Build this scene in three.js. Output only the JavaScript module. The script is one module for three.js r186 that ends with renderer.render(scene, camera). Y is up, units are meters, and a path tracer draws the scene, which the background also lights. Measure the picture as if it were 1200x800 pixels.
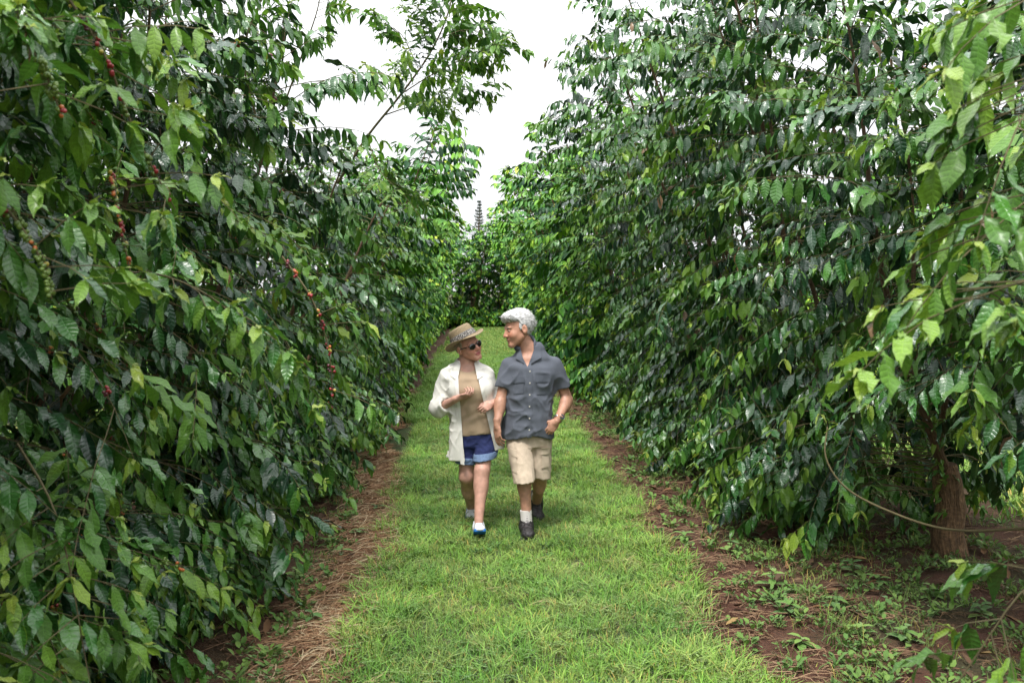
import * as THREE from 'three';
import { mergeGeometries } from 'three/addons/utils/BufferGeometryUtils.js';
import { createNoise2D, createNoise3D } from 'simplex-noise';

// ---------------------------------------------------------------- camera, sky, sun, exposure
const renderer = new THREE.WebGLRenderer();
renderer.toneMapping = THREE.LinearToneMapping;
renderer.toneMappingExposure = 2.65;
renderer.shadowMap.enabled = true;
renderer.shadowMap.type = THREE.PCFSoftShadowMap;
const scene = new THREE.Scene();
const EYE = 1.85, FPX = 1100;                       // eye height in metres, focal length in photograph pixels
const camera = new THREE.PerspectiveCamera(2 * Math.atan(400 / FPX) * 180 / Math.PI, 1024 / 682, 0.1, 1500);
camera.position.set(0, EYE, 0);
camera.rotation.order = 'YXZ';
camera.rotation.set(-Math.atan(60 / FPX), -Math.atan(35 / FPX), 0);
camera.focus = 7; camera.userData.fStop = 5;
camera.updateMatrixWorld(true);

const SUN = new THREE.Vector3(-0.2, 1.0, 0.4).normalize();
{ // a bright overcast sky: three times as bright overhead as at the horizon, a broad glow round the hidden sun
  const w = 256, h = 128, d = new Float32Array(w * h * 4), n3 = createNoise3D(rngOf(5)), v = new THREE.Vector3();
  for (let j = 0; j < h; j++) for (let i = 0; i < w; i++) {
    const th = ((j + 0.5) / h - 0.5) * Math.PI, ph = ((i + 0.5) / w - 0.5) * 2 * Math.PI;
    v.set(Math.cos(th) * Math.cos(ph), Math.sin(th), Math.cos(th) * Math.sin(ph));
    const up = Math.max(0, v.y), g = Math.max(0, v.dot(SUN));
    const cl = 0.5 * n3(v.x * 1.6, v.y * 3.2, v.z * 1.6) + 0.3 * n3(v.x * 4, v.y * 8, v.z * 4);
    const L = (0.40 * (1 + 1.75 * up) + 0.45 * g ** 6) * (1 + 0.035 * cl);
    const k = (j * w + i) * 4;
    d[k] = L * 0.985; d[k + 1] = L; d[k + 2] = L * 1.03; d[k + 3] = 1;
  }
  const sky = new THREE.DataTexture(d, w, h, THREE.RGBAFormat, THREE.FloatType);
  sky.mapping = THREE.EquirectangularReflectionMapping; sky.magFilter = sky.minFilter = THREE.LinearFilter; sky.needsUpdate = true;
  scene.background = sky; scene.environment = sky;
}
const sun = new THREE.DirectionalLight(new THREE.Color(1, 0.97, 0.91), 1.5);
sun.position.copy(SUN).multiplyScalar(60).add(new THREE.Vector3(0, 0, -20)); sun.target.position.set(0, 0, -20);
sun.castShadow = true; sun.shadow.radius = 24; sun.shadow.mapSize.set(2048, 2048);
Object.assign(sun.shadow.camera, { left: -40, right: 40, top: 40, bottom: -40, near: 1, far: 140 });
scene.add(sun, sun.target);

// ---------------------------------------------------------------- helpers
function rngOf(seed) { let a = seed >>> 0; return () => { a = (a + 0x6D2B79F5) | 0; let t = Math.imul(a ^ (a >>> 15), 1 | a); t = (t + Math.imul(t ^ (t >>> 7), 61 | t)) ^ t; return ((t ^ (t >>> 14)) >>> 0) / 4294967296; }; }
const V = (x, y, z) => new THREE.Vector3(x, y, z);
const lerp = (a, b, t) => a + (b - a) * t, clamp = (x, a, b) => Math.min(b, Math.max(a, x));
const smooth = (a, b, x) => { const t = clamp((x - a) / (b - a), 0, 1); return t * t * (3 - 2 * t); };
const C = (r, g, b) => new THREE.Color().setRGB(r, g, b);
const n2 = createNoise2D(rngOf(11)), n3 = createNoise3D(rngOf(12));
const used = {};
const numbered = (name) => { const k = used[name] = (used[name] ?? -1) + 1; return k ? name + '_' + String(k).padStart(3, '0') : name; };
function thing(name, label, category, pos = [0, 0, 0], turn = 0, group) {
  const o = new THREE.Group(); o.name = numbered(name); o.position.set(...pos); o.rotation.y = turn;
  o.userData = { label, category }; if (group) o.userData.group = group;
  scene.add(o); return o;
}
function part(name, geo, mat, parent, kind) {
  const m = new THREE.Mesh(geo, mat); m.name = name; if (kind) m.userData.kind = kind; parent.add(m); return m;
}
function structure(name, geo, mat) { const m = part(name, geo, mat, scene); m.userData.kind = 'structure'; return m; }
// a pixel of the photograph (1200 x 800) and a depth along the rows give a point
function at(u, v, depth) {
  const d = V((u - 600) / FPX, -(v - 400) / FPX, -1).applyQuaternion(camera.quaternion);
  return d.multiplyScalar(-depth / d.z).add(camera.position);
}
function dataTexture(w, h, f, srgb, repeat = true) {
  const d = new Uint8Array(w * h * 4);
  for (let j = 0; j < h; j++) for (let i = 0; i < w; i++) {
    const c = f(i / w, j / h, i, j), k = (j * w + i) * 4;
    d[k] = clamp(c[0], 0, 1) * 255; d[k + 1] = clamp(c[1], 0, 1) * 255; d[k + 2] = clamp(c[2], 0, 1) * 255; d[k + 3] = 255;
  }
  const t = new THREE.DataTexture(d, w, h); t.magFilter = THREE.LinearFilter; t.minFilter = THREE.LinearMipmapLinearFilter; t.generateMipmaps = true;
  if (repeat) t.wrapS = t.wrapT = THREE.RepeatWrapping;
  if (srgb) t.colorSpace = THREE.SRGBColorSpace; t.needsUpdate = true; return t;
}
// noise that repeats over 0..1
function tileNoise(u, v, freq, seed = 0) {
  const a = u * 2 * Math.PI, b = v * 2 * Math.PI, r = freq / (2 * Math.PI);
  return n3(Math.cos(a) * r + seed + Math.cos(b) * r * 1.7, Math.sin(a) * r + seed * 2.3, Math.sin(b) * r + Math.cos(b) * r * 0.6);
}
// an indexed geometry collector
class Soup {
  constructor() { this.p = []; this.i = []; this.uv = []; this.c = null; }
  get n() { return this.p.length / 3; }
  vert(x, y, z, u = 0, v = 0) { this.p.push(x, y, z); this.uv.push(u, v); return this.n - 1; }
  tri(a, b, c) { this.i.push(a, b, c); }
  quad(a, b, c, d) { this.i.push(a, b, c, a, c, d); }
  tube(pts, r, sides = 5, uvScale = 1) {
    let first = this.n, along = 0; const t = V(), s = V(), b = V(), ref = V(0.3, 0.1, 0.95);
    pts.forEach((p, k) => {
      t.subVectors(pts[Math.min(k + 1, pts.length - 1)], pts[Math.max(k - 1, 0)]).normalize();
      s.crossVectors(t, ref); if (s.lengthSq() < 0.01) s.crossVectors(t, V(1, 0, 0)); s.normalize(); b.crossVectors(t, s);
      if (k) along += p.distanceTo(pts[k - 1]);
      const rr = typeof r === 'function' ? r(k / (pts.length - 1)) : r;
      for (let j = 0; j <= sides; j++) {
        const a = j / sides * 2 * Math.PI, rj = typeof rr === 'function' ? rr(a) : rr, cx = Math.cos(a) * rj, cy = Math.sin(a) * rj;
        this.vert(p.x + s.x * cx + b.x * cy, p.y + s.y * cx + b.y * cy, p.z + s.z * cx + b.z * cy, j / sides * uvScale * 0.5, along * uvScale);
      }
    });
    const m = sides + 1;
    for (let k = 0; k < pts.length - 1; k++) for (let j = 0; j < sides; j++) { const a = first + k * m + j; this.quad(a, a + 1, a + m + 1, a + m); }
    const e = first + (pts.length - 1) * m; for (let j = 1; j < sides - 1; j++) this.tri(e, e + j, e + j + 1);
    return this;
  }
  build() {
    const g = new THREE.BufferGeometry();
    g.setAttribute('position', new THREE.Float32BufferAttribute(this.p, 3)); g.setAttribute('uv', new THREE.Float32BufferAttribute(this.uv, 2));
    if (this.c) g.setAttribute('color', new THREE.Float32BufferAttribute(this.c, 3));
    g.setIndex(this.i); g.computeVertexNormals(); return g;
  }
}

// ---------------------------------------------------------------- the ground
const GL = -0.68, GR = 1.26;                         // edges of the mown strip
const edgeL = (z) => GL - 0.5 * smooth(-7.5, -11.5, z) + 0.10 * n2(3.1, z * 0.55) + 0.05 * n2(8.3, z * 2.1);
const edgeR = (z) => GR + 0.10 * n2(5.7, z * 0.5) + 0.06 * n2(9.9, z * 2.3);
const groundY = (x, z) => 0.018 * n2(x * 0.7, z * 0.7) + 0.010 * n2(x * 2.3 + 9, z * 2.3) + 0.006 * n2(x * 7, z * 7 + 4)
  + 0.05 * smooth(0.2, 1.4, Math.max(edgeL(z) - x, x - edgeR(z)));
{
  const xs = [], zs = [];
  for (let x = -400; x < -40; x += 60) xs.push(x); for (let x = -40; x < -6; x += 3) xs.push(x); for (let x = -6; x < -2.4; x += 0.25) xs.push(x);
  for (let x = -2.4; x < 3.6; x += 0.035) xs.push(x); for (let x = 3.6; x < 8; x += 0.25) xs.push(x); for (let x = 8; x < 40; x += 3) xs.push(x); for (let x = 40; x <= 400; x += 60) xs.push(x);
  for (let z = 60; z > -3; z -= 3) zs.push(z); for (let z = -3; z > -13; z -= 0.04) zs.push(z); for (let z = -13; z > -26; z -= 0.12) zs.push(z);
  for (let z = -26; z > -70; z -= 0.8) zs.push(z); for (let z = -70; z > -160; z -= 6) zs.push(z); for (let z = -160; z >= -800; z -= 80) zs.push(z);
  const s = new Soup(); s.c = [];
  const soil = C(0.122, 0.044, 0.022), soil2 = C(0.18, 0.080, 0.044), straw = C(0.21, 0.13, 0.075), moss = C(0.045, 0.075, 0.02), turf = C(0.055, 0.10, 0.02), c = new THREE.Color(), c2 = new THREE.Color();
  for (const z of zs) for (const x of xs) {
    const near = Math.abs(x) < 12 && z < 10 && z > -80;
    s.vert(x, near ? groundY(x, z) : 0, z, x, z);
    const a = n2(x * 1.7 + 40, z * 1.7), b = n2(x * 6 + 7, z * 6), f = n2(x * 17, z * 17 + 5);
    c.copy(soil).lerp(soil2, clamp(0.35 + 0.3 * b + 0.35 * f, 0, 1));
    const inL = smooth(0.06, -0.04, x - edgeL(z)) * smooth(-0.7, -0.35, x - edgeL(z));
    c.lerp(straw, clamp(inL * (0.5 + 0.4 * b + 0.3 * f), 0, 0.9));
    const inG = Math.min(smooth(-0.05, 0.05, x - edgeL(z) + 0.05 * b), smooth(0.05, -0.05, x - edgeR(z) + 0.05 * b));
    c2.copy(turf).lerp(straw, clamp(0.12 + 0.25 * a + 0.2 * f, 0, 0.5)); c.lerp(c2, inG);
    const out = Math.max(smooth(0.3, 0.8, edgeL(z) - x), smooth(0.25, 0.9, x - edgeR(z)));
    c.lerp(moss, out * clamp(0.2 + 0.5 * a, 0, 0.7)); const alley = Math.max(smooth(4.2, 4.9, x) * smooth(7.6, 7.0, x), smooth(-3.6, -4.2, x) * smooth(-6.9, -6.3, x)); c.lerp(turf, 0.85 * alley); if (!near) c.lerp(turf, 0.6);
    s.c.push(c.r, c.g, c.b);
  }
  const w = xs.length;
  for (let j = 0; j < zs.length - 1; j++) for (let i = 0; i < w - 1; i++) { const a = j * w + i; s.quad(a, a + 1, a + w + 1, a + w); }
  const grain = dataTexture(512, 512, (u, v) => { const g = 0.78 + 0.14 * tileNoise(u, v, 90) + 0.10 * tileNoise(u, v, 220, 5) + 0.08 * tileNoise(u, v, 30, 9); return [g, g, g]; }, true);
  const bump = dataTexture(512, 512, (u, v) => { const g = 0.5 + 0.25 * tileNoise(u, v, 60, 3) + 0.2 * tileNoise(u, v, 160, 7); return [g, g, g]; });
  structure('ground', s.build(), new THREE.MeshStandardMaterial({ vertexColors: true, roughness: 1, map: grain, bumpMap: bump, bumpScale: 0.02 }));
}

// ---------------------------------------------------------------- coffee leaves
const leafColor = dataTexture(128, 256, (u, v) => {
  const x = Math.abs(u - 0.5) * 2, vein = Math.pow(Math.abs(Math.sin((v * 1.0 - x * 0.085) * Math.PI * 9)), 18) * smooth(1, 0.5, x) * 0.16;
  const mid = smooth(0.05, 0.012, x) * 0.45, blot = 0.06 * n2(u * 5, v * 9) + 0.04 * n2(u * 22, v * 40);
  const g = 0.90 + blot + vein * 0.6 + mid * 0.5; return [g * (1 + mid * 0.35), g, g * (1 - mid * 0.2)];
}, true, false);
const leafBump = dataTexture(128, 256, (u, v) => {
  const x = Math.abs(u - 0.5) * 2, q = Math.abs(Math.sin((v - x * 0.085) * Math.PI * 9)) ** 0.55, g = 0.12 + 0.8 * (1 - q) * 0 + 0.75 * (1 - Math.abs(Math.sin((v - x * 0.085) * Math.PI * 9)) ** 6) * smooth(0.02, 0.16, x) + 0.04 * n2(u * 14, v * 20);
  return [g, g, g];
}, false, false);
// local axes: z along the blade from the stalk, x across, y out of the upper face
function leafGeometry(rows, cross, o) {
  const s = new Soup(), half = (t) => {
    if (t < 0.05) return 0.012; const q = (t - 0.05) / 0.95;
    return Math.max(0.012, o.w * Math.pow(Math.sin(Math.PI * Math.pow(q, o.belly ?? 0.88)), 0.85) * (q > 0.62 ? 1 - 0.66 * smooth(0.62, 0.97, q) : 1));
  };
  rows.forEach((t, k) => {
    const tip = k === rows.length - 1, arch = -o.curl * Math.pow(t, 1.8), zz = t * (1 - 0.35 * o.curl * t);
    if (tip) { s.vert(o.twist * 0.1, arch, zz, 0.5, 1); return; }
    for (let j = 0; j <= cross; j++) {
      const x = (j / cross - 0.5) * 2, hw = half(t), wv = o.wave * Math.sin(k * 2.4 + o.phase + (x > 0 ? 1.3 : 0)) * x * x * (t > 0.06 ? 1 : 0);
      const xx = x * hw, yy = arch + o.fold * Math.abs(x) * hw + wv + o.twist * x * hw * (t - 0.4);
      s.vert(xx, yy, zz, x * 0.5 + 0.5, t);
    }
  });
  const m = cross + 1;
  for (let k = 0; k < rows.length - 2; k++) for (let j = 0; j < cross; j++) { const a = k * m + j; s.quad(a, a + m, a + m + 1, a + 1); }
  const e = (rows.length - 2) * m, tip = s.n - 1; for (let j = 0; j < cross; j++) s.tri(e + j, tip, e + j + 1);
  return s.build();
}
const ROWS = [0, 0.07, 0.22, 0.42, 0.62, 0.80, 0.91, 1];
const leafShapes = [
  { w: 0.172, fold: 0.22, curl: 0.18, wave: 0.05, phase: 0, twist: 0.15 }, { w: 0.16, fold: 0.36, curl: 0.32, wave: 0.042, phase: 1.4, twist: -0.25 },
  { w: 0.19, fold: 0.12, curl: 0.12, wave: 0.058, phase: 2.6, twist: 0.3 }, { w: 0.155, fold: 0.28, curl: 0.45, wave: 0.045, phase: 4, twist: 0.1 },
].map((o) => leafGeometry(ROWS, 4, o));
const farLeafRows = [0, 0.28, 0.66, 1];
const farLeaf = leafGeometry(farLeafRows, 2, { w: 0.23, fold: 0.3, curl: 0.22, wave: 0, phase: 0, twist: 0.1 });
const distantLeaf = leafGeometry([0, 0.5, 1], 1, { w: 0.24, fold: 0, curl: 0.25, wave: 0, phase: 0, twist: 0.1 });
const leafLook = { map: leafColor, bumpMap: leafBump, bumpScale: 0.0018, roughness: 0.25, side: THREE.DoubleSide };
const matureLeaf = new THREE.MeshPhysicalMaterial({ ...leafLook, specularIntensity: 1.0, clearcoat: 0.4, clearcoatRoughness: 0.28, color: 0xffffff });
const youngLeaf = new THREE.MeshPhysicalMaterial({ map: leafColor, bumpMap: leafBump, bumpScale: 0.002, color: 0xffffff, roughness: 0.9, specularIntensity: 0.4, transmission: 0.36, thickness: 0, clearcoat: 0.7, clearcoatRoughness: 0.3, side: THREE.DoubleSide });
const farLeafMat = new THREE.MeshPhysicalMaterial({ vertexColors: true, roughness: 0.42, specularIntensity: 0.5, side: THREE.DoubleSide });
// leaf tones: t 0 old and blue-green .. 1 young and yellow-green
const toneStops = [C(0.009, 0.037, 0.018), C(0.017, 0.074, 0.020), C(0.044, 0.158, 0.023), C(0.118, 0.288, 0.026), C(0.24, 0.43, 0.032), C(0.38, 0.48, 0.05)];
function leafTone(t, out = new THREE.Color()) { const k = clamp(t, 0, 0.999) * 5, i = Math.floor(k); return out.copy(toneStops[i]).lerp(toneStops[i + 1], k - i); }
const TONES = 12;
const toneMats = Array.from({ length: TONES }, (_, k) => { const y = k / (TONES - 1) > 0.5, m = (y ? youngLeaf : matureLeaf).clone(); m.color.copy(leafTone((k + 0.4) / TONES)); return m; });
const deadLeafMat = matureLeaf.clone(); deadLeafMat.color.setRGB(0.20, 0.11, 0.04); deadLeafMat.roughness = 0.7;

const streak = (u, v, r) => n3(Math.cos(u * 2 * Math.PI) * r + 0.4 * Math.cos(v * 2 * Math.PI), Math.sin(u * 2 * Math.PI) * r, 0.8 * Math.sin(v * 2 * Math.PI) + r);   // long along the stem
const barkBump = dataTexture(256, 256, (u, v) => { const g = 0.5 + 0.3 * streak(u, v, 4) + 0.2 * streak(u, v, 11) + 0.12 * tileNoise(u, v, 50, 4); return [g, g, g]; });
const barkMap = dataTexture(256, 256, (u, v) => { const g = 0.74 + 0.16 * streak(u, v, 5) + 0.12 * tileNoise(u, v, 9, 8) + 0.10 * tileNoise(u, v, 60, 3); return [g, g * 0.97, g * 0.92]; }, true);
const bark = new THREE.MeshStandardMaterial({ map: barkMap, bumpMap: barkBump, bumpScale: 0.012, color: C(0.30, 0.19, 0.11), roughness: 0.95 });
const twigBark = new THREE.MeshStandardMaterial({ map: barkMap, color: C(0.22, 0.195, 0.10), roughness: 0.85 });
const cherrySkin = new THREE.MeshPhysicalMaterial({ color: 0xffffff, roughness: 0.4, clearcoat: 0.3, clearcoatRoughness: 0.2 });
const cherryShape = new THREE.IcosahedronGeometry(1, 2).scale(0.88, 1.08, 0.88);

// ---------------------------------------------------------------- how a coffee tree grows
const UPV = V(0, 1, 0);
// how far foliage of a row may reach towards the path at a height (side -1: the woman's row, 1: the man's row)
function reach(side, h, z, over) {
  const n = 0.33 * n2(z * 0.6 + side * 20, h * 0.7) + 0.12 * n2(z * 2.0, h * 2.0 + side * 7);
  const skirt = 0.22 * smooth(0.7, 0.1, h);
  const close = smooth(6, 13, -z); return side < 0 ? -1.0 + 0.10 * close + n - skirt + over * clamp(h - 2.2, 0, 2.2) : 1.62 - 0.2 * close - n + skirt - over * clamp(h - 2.0, 0, 2.4);
}
function grow(o) {
  // o: seed, base [x, z], side, height, stems, over (lean over the path), dense, leafScale, cherries
  const R = rngOf(o.seed), rr = (a, b) => a + (b - a) * R();
  const T = { stems: [], twigs: [], leaves: [], cherries: [], trunk: null };
  const [bx, bz] = o.base, inward = -o.side;
  const within = (p, slack = 0) => { const lim = reach(o.side, p.y, p.z, o.over) - o.side * slack; return o.side < 0 ? p.x < lim : p.x > lim; };
  function leafAt(p, t, s, size, droop, tone) {
    const d0 = t.clone().multiplyScalar(rr(0.5, 1.15)).addScaledVector(s, 1); d0.y *= 0.5; d0.normalize();
    const cd = Math.cos(droop), sd = Math.sin(droop);
    const dir = d0.clone().multiplyScalar(cd).addScaledVector(UPV, -sd).normalize(), nrm = UPV.clone().multiplyScalar(cd).addScaledVector(d0, sd);
    nrm.addScaledVector(dir, -nrm.dot(dir)).normalize().applyAxisAngle(dir, rr(-0.5, 0.5));
    const dead = R() < 0.005; T.leaves.push({ p: p.clone(), dir, nrm, len: size, tone: dead ? 0.99 : tone, dead });
  }
  function shoot(p0, dir, L, droop, level, bare, vigour) {
    const step = 0.067 * (o.leafScale ?? 1), n = Math.max(3, Math.round(L / step)), pts = [p0.clone()], p = p0.clone(), d = dir.clone(), side = V();
    const tipTone = T.free || R() < 0.5 ? rr(0.64, 0.96) : rr(0.42, 0.64), fresh = T.free || R() < 0.24, base = fresh ? rr(0.42, 0.68) : rr(0.03, 0.46), hang = o.side > 0 ? rr(0.15, 1.15) : rr(0.1, 1.0), slack = rr(-0.38, 0.2), bigness = T.free ? rr(0.125, 0.175) : rr(0.150, 0.210), youngFrom = rr(0.55, 0.8);
    let k = 0;
    for (; k < n; k++) {
      const q = k / n;
      d.y -= droop * step * (0.5 + q * 1.1); d.x += rr(-0.05, 0.05); d.z += rr(-0.05, 0.05); d.normalize();
      const nx = p.clone().addScaledVector(d, step); if ((!T.free && !within(nx, slack)) || nx.y < 0.12 || (!T.free && o.clear && o.clear(nx))) break;
      p.copy(nx); pts.push(p.clone());
      const gap = n3(p.x * 1.5 + 3, p.y * 1.5, p.z * 1.5) + 0.45 * n3(p.x * 4, p.y * 4, p.z * 4 + 8);   // holes in the foliage
      if (q > bare && R() < 0.95 - (T.free ? 0 : 0.9 * smooth(-0.25, -0.65, gap) * (o.solid || p.y > 2.3 ? 0 : 1))) {
        side.crossVectors(d, UPV); if (side.lengthSq() < 0.02) side.set(R() - 0.5, 0, R() - 0.5); side.normalize();
        for (const s of [-1, 1]) if (R() < 0.92) {
          const size = (o.leafScale ?? 1) * bigness * rr(0.85, 1.15) * (1 - 0.25 * q);
          leafAt(p, d, side.clone().multiplyScalar(s), size, hang + rr(-0.35, 0.4) + 0.15 * (1 - vigour),
            // q runs from the foot of this shoot to its tip: the youngest pairs at every tip, high or low, are a paler species colour (zoom on the photograph)
            q > youngFrom ? lerp(base, tipTone, (q - youngFrom) / (1 - youngFrom)) : base + rr(-0.1, 0.14));
        }
      }
      if (o.cherries && q > 0.1 && q < 0.8 && level === 0 && p.y > 0.6 && R() < o.cherries) T.cherries.push({ p: p.clone(), d: d.clone(), ripe: Math.pow(R(), 1.6) });
      if (level === 0 && q > 0.25 && q < 0.85 && R() < 0.15 * o.dense) {
        side.crossVectors(d, UPV).normalize().multiplyScalar(R() < 0.5 ? -1 : 1);
        shoot(p, d.clone().multiplyScalar(0.7).addScaledVector(side, 0.8).addScaledVector(UPV, rr(-0.1, 0.25)).normalize(), L * rr(0.3, 0.5), droop * 0.9, 1, 0.12, vigour);
      }
    }
    // the tip: a pair or two of small fresh leaves
    side.crossVectors(d, UPV); if (side.lengthSq() < 0.02) side.set(1, 0, 0); side.normalize();
    for (const s of [-1, 1]) { leafAt(p, d, side.clone().multiplyScalar(s), (o.leafScale ?? 1) * rr(0.07, 0.11), rr(0.1, 0.7), tipTone); leafAt(p, d, side.clone().multiplyScalar(s * 0.4), (o.leafScale ?? 1) * rr(0.03, 0.06), rr(-0.7, 0.1), Math.min(0.98, tipTone + 0.15)); }
    if (pts.length > 2) T.twigs.push({ pts, r0: level ? 0.0025 : lerp(0.0035, 0.006, clamp(L / 1.5, 0, 1)), r1: 0.0013 });
  }
  T.shoot = shoot; T.R = R;
  // a short thick bole from which the stems rise
  const bole = rr(0.45, 0.8), lean = V(rr(-0.08, 0.08), 1, rr(-0.08, 0.08)), y0 = -0.05;
  T.trunk = { pts: [0, 0.12, 0.35, 0.6, 0.85, 1].map((t) => V(bx + lean.x * t * bole + 0.015 * Math.sin(t * 9 + o.seed), y0 + t * bole, bz + lean.z * t * bole)), r: o.bole ?? rr(0.06, 0.085), seed: o.seed };
  const top = T.trunk.pts[5];
  for (let k = 0; k < o.stems; k++) {
    const az = (k + rr(-0.25, 0.25)) / o.stems * 2 * Math.PI + (o.side > 0 ? Math.PI : 0), H = o.height * rr(0.82, 1.06);
    const out = rr(0.25, 0.55), ax = Math.cos(az) * out + inward * (o.over * 0.75 + (o.lean ?? 0) * (Math.cos(az) * inward > 0.2 ? 1 : 0.35)), az2 = Math.sin(az) * out * 1.1, pts = [];
    for (let j = 0; j <= 14; j++) { const t = j / 14; pts.push(V(top.x + ax * Math.pow(t, 0.8) + 0.035 * Math.sin(t * 7 + k + o.seed), top.y - 0.1 + (H - top.y) * t, top.z + az2 * Math.pow(t, 0.8) + 0.035 * Math.cos(t * 6 + k * 2))); }
    T.stems.push({ pts, r0: rr(0.022, 0.034), r1: 0.006 });
    const curve = new THREE.CatmullRomCurve3(pts), len = H - top.y, nodes = Math.round(len / 0.105);
    let phi = R() * 6.28;
    for (let j = 0; j < nodes; j++) {
      const t = (j + 0.5) / nodes, p = curve.getPoint(t), h = p.y / H; phi += Math.PI / 2 + rr(-0.35, 0.35);
      for (const s of [0, Math.PI]) {
        if (R() > 0.66 * o.dense) continue;
        const a = phi + s + rr(-0.3, 0.3), toPath = Math.cos(a) * inward;
        const L = (h > 0.8 ? lerp(0.95, 0.22, (h - 0.8) / 0.2) : lerp(1.25, 1.0, h)) * rr(0.7, 1.15) * (toPath > 0.2 ? 1.12 : 0.9);
        const el = lerp(-0.05, 0.62, h * h) + rr(-0.18, 0.18), droop = lerp(1.15, 0.75, h) * rr(0.6, 1.35);
        shoot(p, V(Math.cos(a) * Math.cos(el), Math.sin(el), Math.sin(a) * Math.cos(el)), L, droop, 0, h > 0.75 ? 0.12 : 0.34, h);
      }
    }
    for (let j = 0; j < 3; j++) { const p = curve.getPoint(1); shoot(p, V(rr(-0.5, 0.5), 1, rr(-0.5, 0.5)).normalize(), rr(0.2, 0.35), 0.6, 1, 0, 1); }
  }
  for (let k = 0; k < (o.skirt ?? 30); k++) { // low boughs that sweep down to the ground on the path's side
    const a = rr(-1.25, o.skirtTo ?? 1.25), y = rr(0.35, 1.0), el = rr(-0.05, 0.3);
    shoot(V(bx + inward * 0.1, y, bz + rr(-0.15, 0.15)), V(inward * Math.cos(a) * Math.cos(el), Math.sin(el), Math.sin(a) * Math.cos(el)), rr(1.1, 1.75), rr(0.5, 1.0), 0, 0.35, 0.3);
  }
  return T;
}
const basis = new THREE.Matrix4(), xAxis = V(), sc = V();
function leafMatrix(l, R, out) {
  xAxis.crossVectors(l.nrm, l.dir).normalize();
  const w = l.len * (0.82 + 0.24 * R()), flip = R() < 0.5 ? -1 : 1;
  return out.makeBasis(xAxis, l.nrm, l.dir).scale(sc.set(w * 1, l.len * (0.6 + 0.9 * R()), l.len)).setPosition(l.p);
}
function trunkGeometry(t) {
  return new Soup().tube(t.pts, (q) => (a) => t.r * (1.35 - 0.5 * q + 0.3 * Math.exp(-q * 9)) * (1 + 0.12 * Math.sin(a * 3 + t.seed + q * 4) + 0.07 * Math.sin(a * 7 + q * 9)), 16, 3).build();
}
function twigGeometry(twigs, sides, every) {
  const s = new Soup();
  for (const t of twigs) { const pts = t.pts.filter((_, k) => k % every === 0 || k === t.pts.length - 1); s.tube(pts, (q) => lerp(t.r0, t.r1, q), sides, 4); }
  return s.build();
}

// ---------------------------------------------------------------- the near trees, leaf by leaf
const ROW_L = -2.45, ROW_R = 3.2, near = [];
const groupL = "coffee trees in the woman's row", groupR = "coffee trees in the man's row";
{
  const zl = [-0.7, -2.2, -3.7, -5.2, -6.8, -8.4, -10.0, -11.6, -13.2], zr = [-1.4, -3.0, -4.6, -6.2, -7.8, -9.4, -11.0, -12.6, -14.2];
  const hl = [4.2, 4.3, 4.2, 4.4, 4.5, 3.4, 3.2, 3.4, 3.6], hr = [3.7, 3.5, 3.8, 3.9, 5.1, 5.4, 4.6, 5.0, 4.5];
  const ol = [0.05, 0.05, 0.1, 0.15, 0.3, 0.5, 0.6, 0.65, 0.65], or = [0.1, 0.1, 0.15, 0.3, 0.55, 0.72, 0.75, 0.7, 0.7];
  zl.forEach((z, k) => near.push({ side: -1, z, ...{ tree: grow({ seed: 100 + k, base: [ROW_L + 0.12 * n2(k, 2), z], side: -1, height: hl[k], stems: k % 2 ? 4 : 3, over: ol[k], lean: [0, 0, 0, 0.1, 0.3, 0.4, 0.55, 0.65, 0.75][k], dense: [1.3, 1.4, 1.5, 1.5, 1.4, 1, 1, 1, 1][k], leafScale: 1, cherries: [0.05, 0.2, 0.17, 0.05, 0.05, 0.03, 0, 0, 0][k] }) } }));
  zr.forEach((z, k) => near.push({ side: 1, z, ...{ tree: grow({ seed: 200 + k, base: [ROW_R + 0.12 * n2(k, 5), z], side: 1, height: hr[k], stems: k % 2 ? 3 : 4, over: or[k], lean: [0, 0, 0, 0.2, 0.55, 0.75, 0.8, 0.85, 0.85][k], dense: [1.2, 1.2, 1.3, 1.35, 1.2, 1.1, 1, 1, 1][k], skirt: [0, 0, 0, 34][k], skirtTo: k === 3 ? 0.6 : undefined, clear: [(p) => p.y < 1.0, (p) => p.y < 1.25, (p) => p.y < 1.15, (p) => p.y < 1.0 && p.z > -6.2 && p.x > 2.65 - 0.3 * (p.z + 6.2)][k], leafScale: k < 4 ? 1.05 : 1, cherries: 0.006, bole: k === 3 ? 0.09 : undefined }) } }));
}
HERO_BRANCHES();
{ // which leaves show largest: a coarse depth buffer of blade points
  const W = 480, H = 320, depth = new Float32Array(W * H).fill(1e9), owner = new Int32Array(W * H).fill(-1), all = [];
  const mv = camera.matrixWorldInverse.copy(camera.matrixWorld).invert(), q = V(), x = V(), k480 = FPX * W / 1200;
  for (const t of near) for (const l of t.tree.leaves) {
    const id = all.length; all.push(l); l.shown = 0; x.crossVectors(l.nrm, l.dir);
    for (const a of [0.15, 0.35, 0.55, 0.75, 0.95]) for (const b of [-0.14, 0, 0.14]) {
      q.copy(l.p).addScaledVector(l.dir, a * l.len).addScaledVector(x, b * l.len).applyMatrix4(mv); if (q.z > -0.5) continue;
      const i = Math.floor(W / 2 - q.x / q.z * k480), j = Math.floor(H / 2 + q.y / q.z * k480); if (i < 0 || j < 0 || i >= W || j >= H) continue;
      if (-q.z < depth[j * W + i]) { depth[j * W + i] = -q.z; owner[j * W + i] = id; }
    }
  }
  for (const o of owner) if (o >= 0) all[o].shown++;
}
const instanceM = new THREE.Matrix4(), tint = new THREE.Color();
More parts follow.
